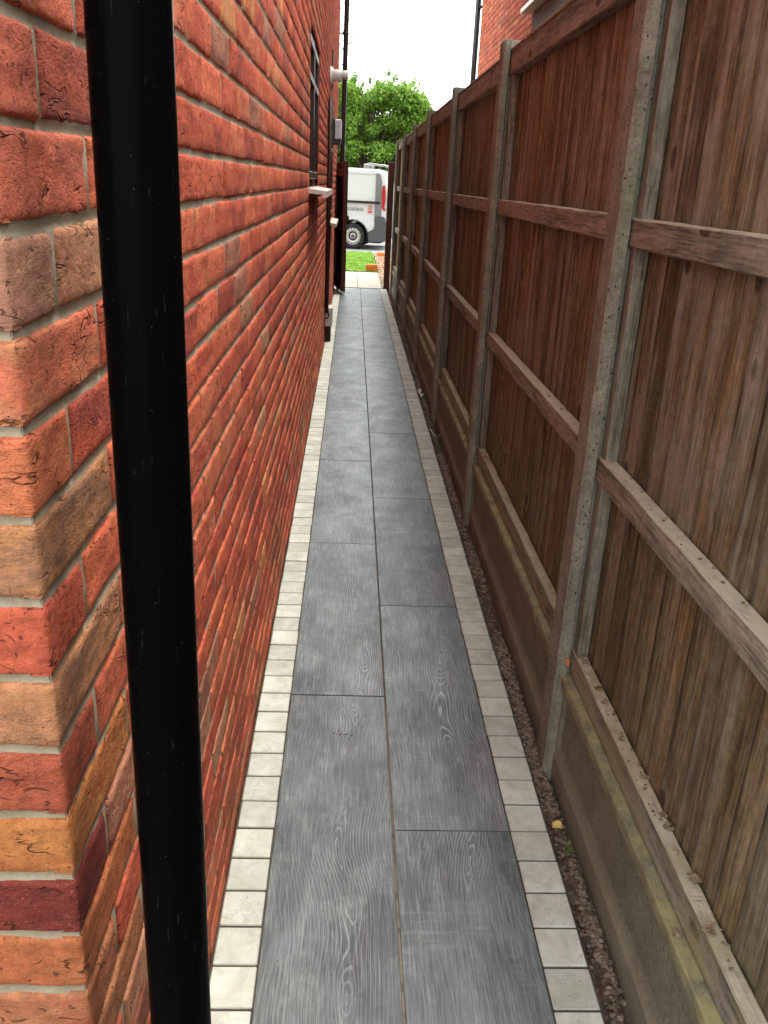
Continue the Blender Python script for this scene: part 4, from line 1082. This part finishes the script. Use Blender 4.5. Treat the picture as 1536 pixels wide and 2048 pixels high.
# wheel-arch trim and dark inside
for cx in (RW[0], FWX):
    w = MB()
    o_ = arc(cx, RW[1], 0.40, 185, -5, 20); i_ = arc(cx, RW[1], 0.372, -5, 185, 20)
    n_ = len(o_)
    Vf = [(x, VY-0.012, z) for x, z in o_]+[(x, VY-0.012, z) for x, z in i_[::-1]]
    w.add(Vf, [[i, n_+i, n_+i+1, i+1] for i in range(n_-1)])
    Vb = [(x, VY-0.012, z) for x, z in i_[::-1]]+[(x, VY+VW-.05, z) for x, z in i_[::-1]]
    w.add(Vb, [[i, i+n_, i+n_+1, i+1] for i in range(n_-1)])
    w.build('wheel_arch', MT['blackp'], van)
def wheel(cx, cy, s):
    e = empty('wheel', (cx, cy, RW[1]), van)
    t = MB(); pr = [(0.205, 0.0), (0.23, -0.012*s), (0.285, -0.012*s), (0.305, 0.01*s), (RR, 0.05*s), (RR, 0.17*s), (0.30, 0.2*s), (0.2, 0.2*s)]
    seg = 40; G = np.array([[(cx+r*math.cos(a), cy+y, RW[1]+r*math.sin(a)) for a in np.linspace(0, 2*math.pi, seg+1)] for r, y in pr])
    t.sheet(G, flip=(s < 0)); t.build('tyre', MT['tyre'], e)
    t = MB(); pr = [(0.208, 0.0), (0.195, 0.018*s), (0.185, 0.02*s), (0.165, -0.002*s), (0.135, 0.004*s), (0.115, 0.045*s), (0.075, 0.05*s), (0.068, 0.02*s), (0.035, 0.008*s), (0.001, 0.008*s)]
    G = np.array([[(cx+r*math.cos(a), cy+y, RW[1]+r*math.sin(a)) for a in np.linspace(0, 2*math.pi, seg+1)] for r, y in pr])
    t.sheet(G, flip=(s < 0)); t.build('rim', MT['steel'], e)
    t = MB()
    for k in range(14):
        a = 2*math.pi*k/14; x, z = cx+0.176*math.cos(a), RW[1]+0.176*math.sin(a)
        t.tube([(x, cy-0.004*s, z), (x, cy+0.01*s, z)], 0.013, 8)
    t.tube([(cx, cy+0.047*s, RW[1]), (cx, cy+0.043*s, RW[1])], 0.11, 20)
    t.build('vent_holes', MT['tyre'], e)
    t = MB(); t.tube([(cx, cy+.045*s, RW[1]), (cx, cy+0.004*s, RW[1])], 0.045, 16); t.build('hub', MT['vangrey'], e)
for cx in (RW[0], FWX):
    wheel(cx, VY+0.03, 1); wheel(cx, VY+VW-0.03, -1)
# underbody shadow box (axle, tank)
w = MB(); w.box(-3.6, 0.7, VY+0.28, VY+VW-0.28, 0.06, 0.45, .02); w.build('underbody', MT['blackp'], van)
# front windows and windscreen on the hidden end
w = MB(); side_patch(w, [(-2.75, 1.08), (-1.95, 1.08), (-1.95, 1.55), (-2.35, 1.58), (-2.75, 1.32)], .006); w.build('side_window', MT['glass'], van)
w = MB(); w.add([(-3.19, VY+.22, 1.19), (-3.19, VY+VW-.22, 1.19), (-2.56, VY+VW-.28, 1.69), (-2.56, VY+.28, 1.69)], [[0, 1, 2, 3]]); w.v[-1] += np.array([-0.02, 0, 0.025]); w.build('windscreen', MT['glass'], van)
# small black handle loop
w = MB(); w.tube([(-0.20, side_y(.75)-.012, 0.80), (-0.165, side_y(.75)-.03, 0.795), (-0.145, side_y(.75)-.03, 0.76), (-0.14, side_y(.75)-.012, 0.655)], 0.011, 8); w.build('handle', MT['blackp'], van)
# roof ladder rack
w = MB()
for yy in (VY+0.24, VY+VW-0.24):
    w.tube([(0.24, yy, 1.80), (0.24, yy, 1.90), (0.34, yy, 1.93), (0.55, yy, 1.905), (0.72, yy, 1.90), (0.80, yy, 1.84)], 0.02, 10)
    w.tube([(-1.9, yy, 1.91), (0.30, yy, 1.93)], 0.0, 6)
    for xx in (0.24, -0.8, -1.8): w.box(xx-.04, xx+.04, yy-.03, yy+.03, 1.77, 1.90, .005)
for xx in (0.27, 0.5, 0.72): w.tube([(xx, VY+.24, 1.90), (xx, VY+VW-.24, 1.90)], 0.017, 8)
for xx in (-0.8, -1.8): w.tube([(xx, VY+.24, 1.885), (xx, VY+VW-.24, 1.885)], 0.02, 8)
w.box(0.20, 0.33, VY+.19, VY+.29, 1.80, 1.915, .012)
w.build('roof_rack', MT['alu'], van)
# lettering and emblem on the flank
def text_mesh(body, x_end, z, size, mat, name):
    cu = bpy.data.curves.new('t', 'FONT'); cu.body = body; cu.size = size; cu.extrude = 0.001; cu.align_x = 'RIGHT'
    tmp = bpy.data.objects.new('t', cu); COL.objects.link(tmp)
    dg = bpy.context.evaluated_depsgraph_get(); me = bpy.data.meshes.new_from_object(tmp.evaluated_get(dg))
    co = np.zeros(len(me.vertices)*3); me.vertices.foreach_get('co', co); co = co.reshape(-1, 3)
    out = np.stack([x_end+co[:, 0], side_y(z)-0.0065-co[:, 2]*0.5, z+co[:, 1]], 1)
    me.vertices.foreach_set('co', out.ravel()); me.update()
    me.name = name; me.materials.clear(); me.materials.append(mat)
    bpy.data.objects.remove(tmp)
    o = bpy.data.objects.new(name, me); COL.objects.link(o); o.parent = van; o.matrix_parent_inverse = Matrix.Translation(van.location).inverted()
    return o
text_mesh('specialists', 0.262, 0.830, 0.150, MT['greyink'], 'lettering')
w = MB()
def epatch(x0, x1, z0, z1, off=.007): side_patch(w, [(x0, z0), (x1, z0), (x1, z1), (x0, z1)], off, .004)
ex0, ex1, ez0, ez1 = 0.365, 0.475, 0.79, 0.965
for (a, b, c, d) in ((ex0+.008, ex1-.008, 0.95, 0.962), (ex0+.008, ex0+.02, .862, .962), (ex1-.02, ex1-.008, .862, .962), (ex0+.008, ex1-.008, 0.862, 0.874), (ex0, ex1, 0.792, 0.838)): epatch(a, b, c, d)
side_patch(w, [(0.40, .93), (0.42, .915), (0.44, .93), (0.44, .945), (0.40, .945)], .0075, .004); epatch(0.39, 0.45, 0.884, 0.898, .0075)
w.build('emblem', MT['redink'], van)

bpy.context.view_layer.update()
_piv = Vector((0.3, VY, 0)); _a = R(-8.5); _L = van.location.copy(); _d = _L-_piv
van.location = (_piv.x+_d.x*math.cos(_a)-_d.y*math.sin(_a), _piv.y+_d.x*math.sin(_a)+_d.y*math.cos(_a), _L.z)
van.rotation_euler = (0, 0, _a)

# ------------------------------------------------------------------ loose bits
def rbrick(name, label, x0, x1, y0, y1, z0, z1, ang, mat, cat):
    mb = MB(); cx, cy = (x0+x1)/2, (y0+y1)/2
    def xf(V):
        c, s = math.cos(ang), math.sin(ang); X = V[:, 0]-cx; Y = V[:, 1]-cy
        return np.stack([cx+c*X-s*Y, cy+s*X+c*Y, V[:, 2]], 1)
    mb.box(x0, x1, y0, y1, z0, z1, 0.006, xf=xf)
    return tag(mb.build(name, mat), label, cat)
rbrick('loose_brick', 'bright orange loose brick lying on the near corner of the lawn', 0.262, 0.475, 15.86, 15.965, 0.010, 0.122, -0.02, MT['orangebrick'], 'brick')
rbrick('brick_lump', 'broken orange brick lump in the gravel beside the far lawn corner', 0.56, 0.70, 19.2, 19.32, 0.0, 0.085, 0.3, MT['orangebrick'], 'brick')
yo = MB(); stone(yo, (0.575, 1.735, -0.006), 0.0125, (1, 1, 1), 0.5); yo.box(0.562, 0.587, 1.728, 1.741, -0.016, -0.003, 0.002)
tag(yo.build('yellow_offcut', MT['yellow']), 'small yellow stone offcut lying on the soil strip', 'stone')
li = MB(); 
for k in range(7):
    a = rng.uniform(0, 6.28); x, y = 0.572+rng.normal(0, .012), 6.5+rng.normal(0, .05)
    li.add([(x, y, -.01), (x+.025*math.cos(a), y+.05*math.sin(a), .004+.01*rng.random()), (x-.02*math.sin(a), y+.05*math.cos(a), .012)], [[0, 1, 2]])
tag(li.build('crumpled_wrapper', MT['foil']), 'crumpled pale wrapper on the soil beside the right edging', 'litter')
tw = MB(); tw.tube([(0.553, 5.42, .012), (0.572, 5.30, 0.0), (0.596, 5.26, .002), (0.612, 5.33, .006)], 0.003, 6)
tag(tw.build('twig', MT['foil']), 'thin pale curved twig lying on the soil strip', 'twig')
wd = MB()
for k in range(12):
    a = k*2.4; r_ = rng.uniform(.01, .028); x, y = 0.582+0.003*math.cos(a), 1.645+.003*math.sin(a)
    z0_ = -0.02; ex, ey = x+r_*math.cos(a), y+r_*math.sin(a); zz = rng.uniform(-.005, .012)
    wd.add([(x-.001*math.sin(a), y+.001*math.cos(a), z0_), (x+.001*math.sin(a), y-.001*math.cos(a), z0_), (ex+.0015*math.sin(a), ey, zz), (ex, ey+.001, zz)], [[0, 1, 2, 3]], (rng.uniform(.1, .6),)*3)
tag(wd.build('weed', MT['leaf']), 'tiny green weed growing in the soil strip near the camera', 'weed')

# ------------------------------------------------------------------ trees
def leaves(mb, C, Rad, n, size, seed, droop=0.3, shade=0.5):
    r = np.random.default_rng(seed)
    d = r.normal(size=(n, 3)); d /= np.linalg.norm(d, axis=1)[:, None]
    rad = r.random(n)**0.45
    P = C+d*rad[:, None]*Rad
    nrm = d*0.5+r.normal(size=(n, 3))*0.55+np.array([0, 0, 0.5]); nrm /= np.linalg.norm(nrm, axis=1)[:, None]
    a = np.cross(nrm, r.normal(size=(n, 3))); a /= np.linalg.norm(a, axis=1)[:, None]; b = np.cross(nrm, a)
    s = size*r.uniform(0.6, 1.25, n)[:, None]
    V = np.stack([P-a*s, P+b*s*0.62, P+a*s*1.0-nrm*s*0.25, P-b*s*0.62], 1).reshape(-1, 3)
    c = np.clip(0.5+r.normal(0, 0.24, n), 0, 1)
    mb.v.append(V); k0 = mb.n
    mb.f += [[k0+4*i, k0+4*i+1, k0+4*i+2, k0+4*i+3] for i in range(n)]; mb.sm += [False]*n; mb.n += 4*n
    cc = np.repeat(np.stack([c, c, c], 1), 4, 0); mb.c.append(cc); mb.c2.append(cc)
def tree(name, label, base, clumps, size, nper, lmat, seed, cat='tree', trunk_r=0.12):
    e = empty(name, base); tag(e, label, cat)
    rs = np.random.default_rng(seed)
    lv = MB()
    for i, (c, r) in enumerate(clumps): leaves(lv, np.array(c), np.array(r), nper if np.isscalar(nper) else nper[i], size, seed+i)
    lv.build('crown', lmat, e)
    t = MB(); bx, by, bz = base
    cz = np.mean([c[2] for c, r in clumps]); tx = np.mean([c[0] for c, r in clumps])
    t.tube([(bx, by, bz), (bx*.7+tx*.3, by, bz+(cz-bz)*.4), (tx, by, cz)], trunk_r, 10, radii=[trunk_r, trunk_r*.75, trunk_r*.4])
    for i, (c, r) in enumerate(clumps[::3]):
        s0 = Vector((bx*.6+tx*.4, by, bz+(cz-bz)*rs.uniform(.4, .8))); c = Vector(c)
        mid = (s0+c)/2+Vector((rs.normal(0, .12), rs.normal(0, .12), .1))
        t.tube([s0, mid, c], .03, 6, radii=[trunk_r*.35, trunk_r*.2, trunk_r*.08])
    t.build('trunk', MT['bark'], e)
rs = np.random.default_rng(4)
cl_ = []
def topz(x):   # crown outline measured from the photograph's proportions
    return np.interp(x, [-3.5, -1.5, -0.6, -0.2, 0.3, 0.9, 1.5, 1.9, 2.3, 2.9, 3.4], [4.2, 4.6, 4.4, 4.25, 4.0, 4.35, 4.15, 4.05, 3.5, 2.7, 2.2])
for i in range(330):
    x = rs.uniform(-3.2, 3.0); y = 29+rs.uniform(-1.2, 1.3); zt = topz(x)
    z = rs.uniform(0.7, zt-0.22) if rs.random() < .72 else zt-rs.uniform(.10, .5)
    r = rs.uniform(.20, .42)
    cl_.append(((x, y, z), (r*1.15, r, r*.85)))
for i in range(150):   # the dense dark heart of the crown
    x = rs.uniform(-3.2, 2.9); zt = topz(x); z = rs.uniform(0.4, min(zt-.5, 3.4)); cl_.append(((x, 29.5+rs.uniform(-.6, 1.0), z), (.42, .4, .36)))
for i in range(34):   # ragged shoots at the top
    x = rs.uniform(-1.0, 2.6); z = topz(x)+rs.uniform(-.1, .28); cl_.append(((x, 28.6+rs.uniform(-.6, .9), z), (.09, .09, .16)))
tree('hazel_tree', 'broad bright green leafy tree behind the white van', (0.8, 29.1, -.09), cl_, .052, [300]*330+[330]*150+[34]*34, MT['leaf'], 31)
cb_ = []
for i in range(46):
    z = rs.uniform(2.5, 8.5); w_ = np.interp(z, [2.5, 5, 8.5], [1.15, 1.0, .3]); cb_.append(((-1.1+rs.uniform(-w_, w_), 32+rs.uniform(-1, 1), z), (.3, .3, .45)))
tree('birch_tree', 'thin pale birch tree half hidden behind the far black downpipe', (-1.1, 32, -.09), cb_, .035, 120, MT['birch'], 77, trunk_r=.1)
# a far hedge closing the street
hd = MB()
for i in range(120):
    x = rng.uniform(-14, 14); leaves(hd, np.array((x, 34+rng.uniform(-.4, .4), rng.uniform(.1, 1.6))), np.array((.6, .5, .4)), 150, .09, 900+i)
tag(hd.build('street_hedge', MT['leaf']), 'dark green hedge across the street behind the tree', 'hedge')
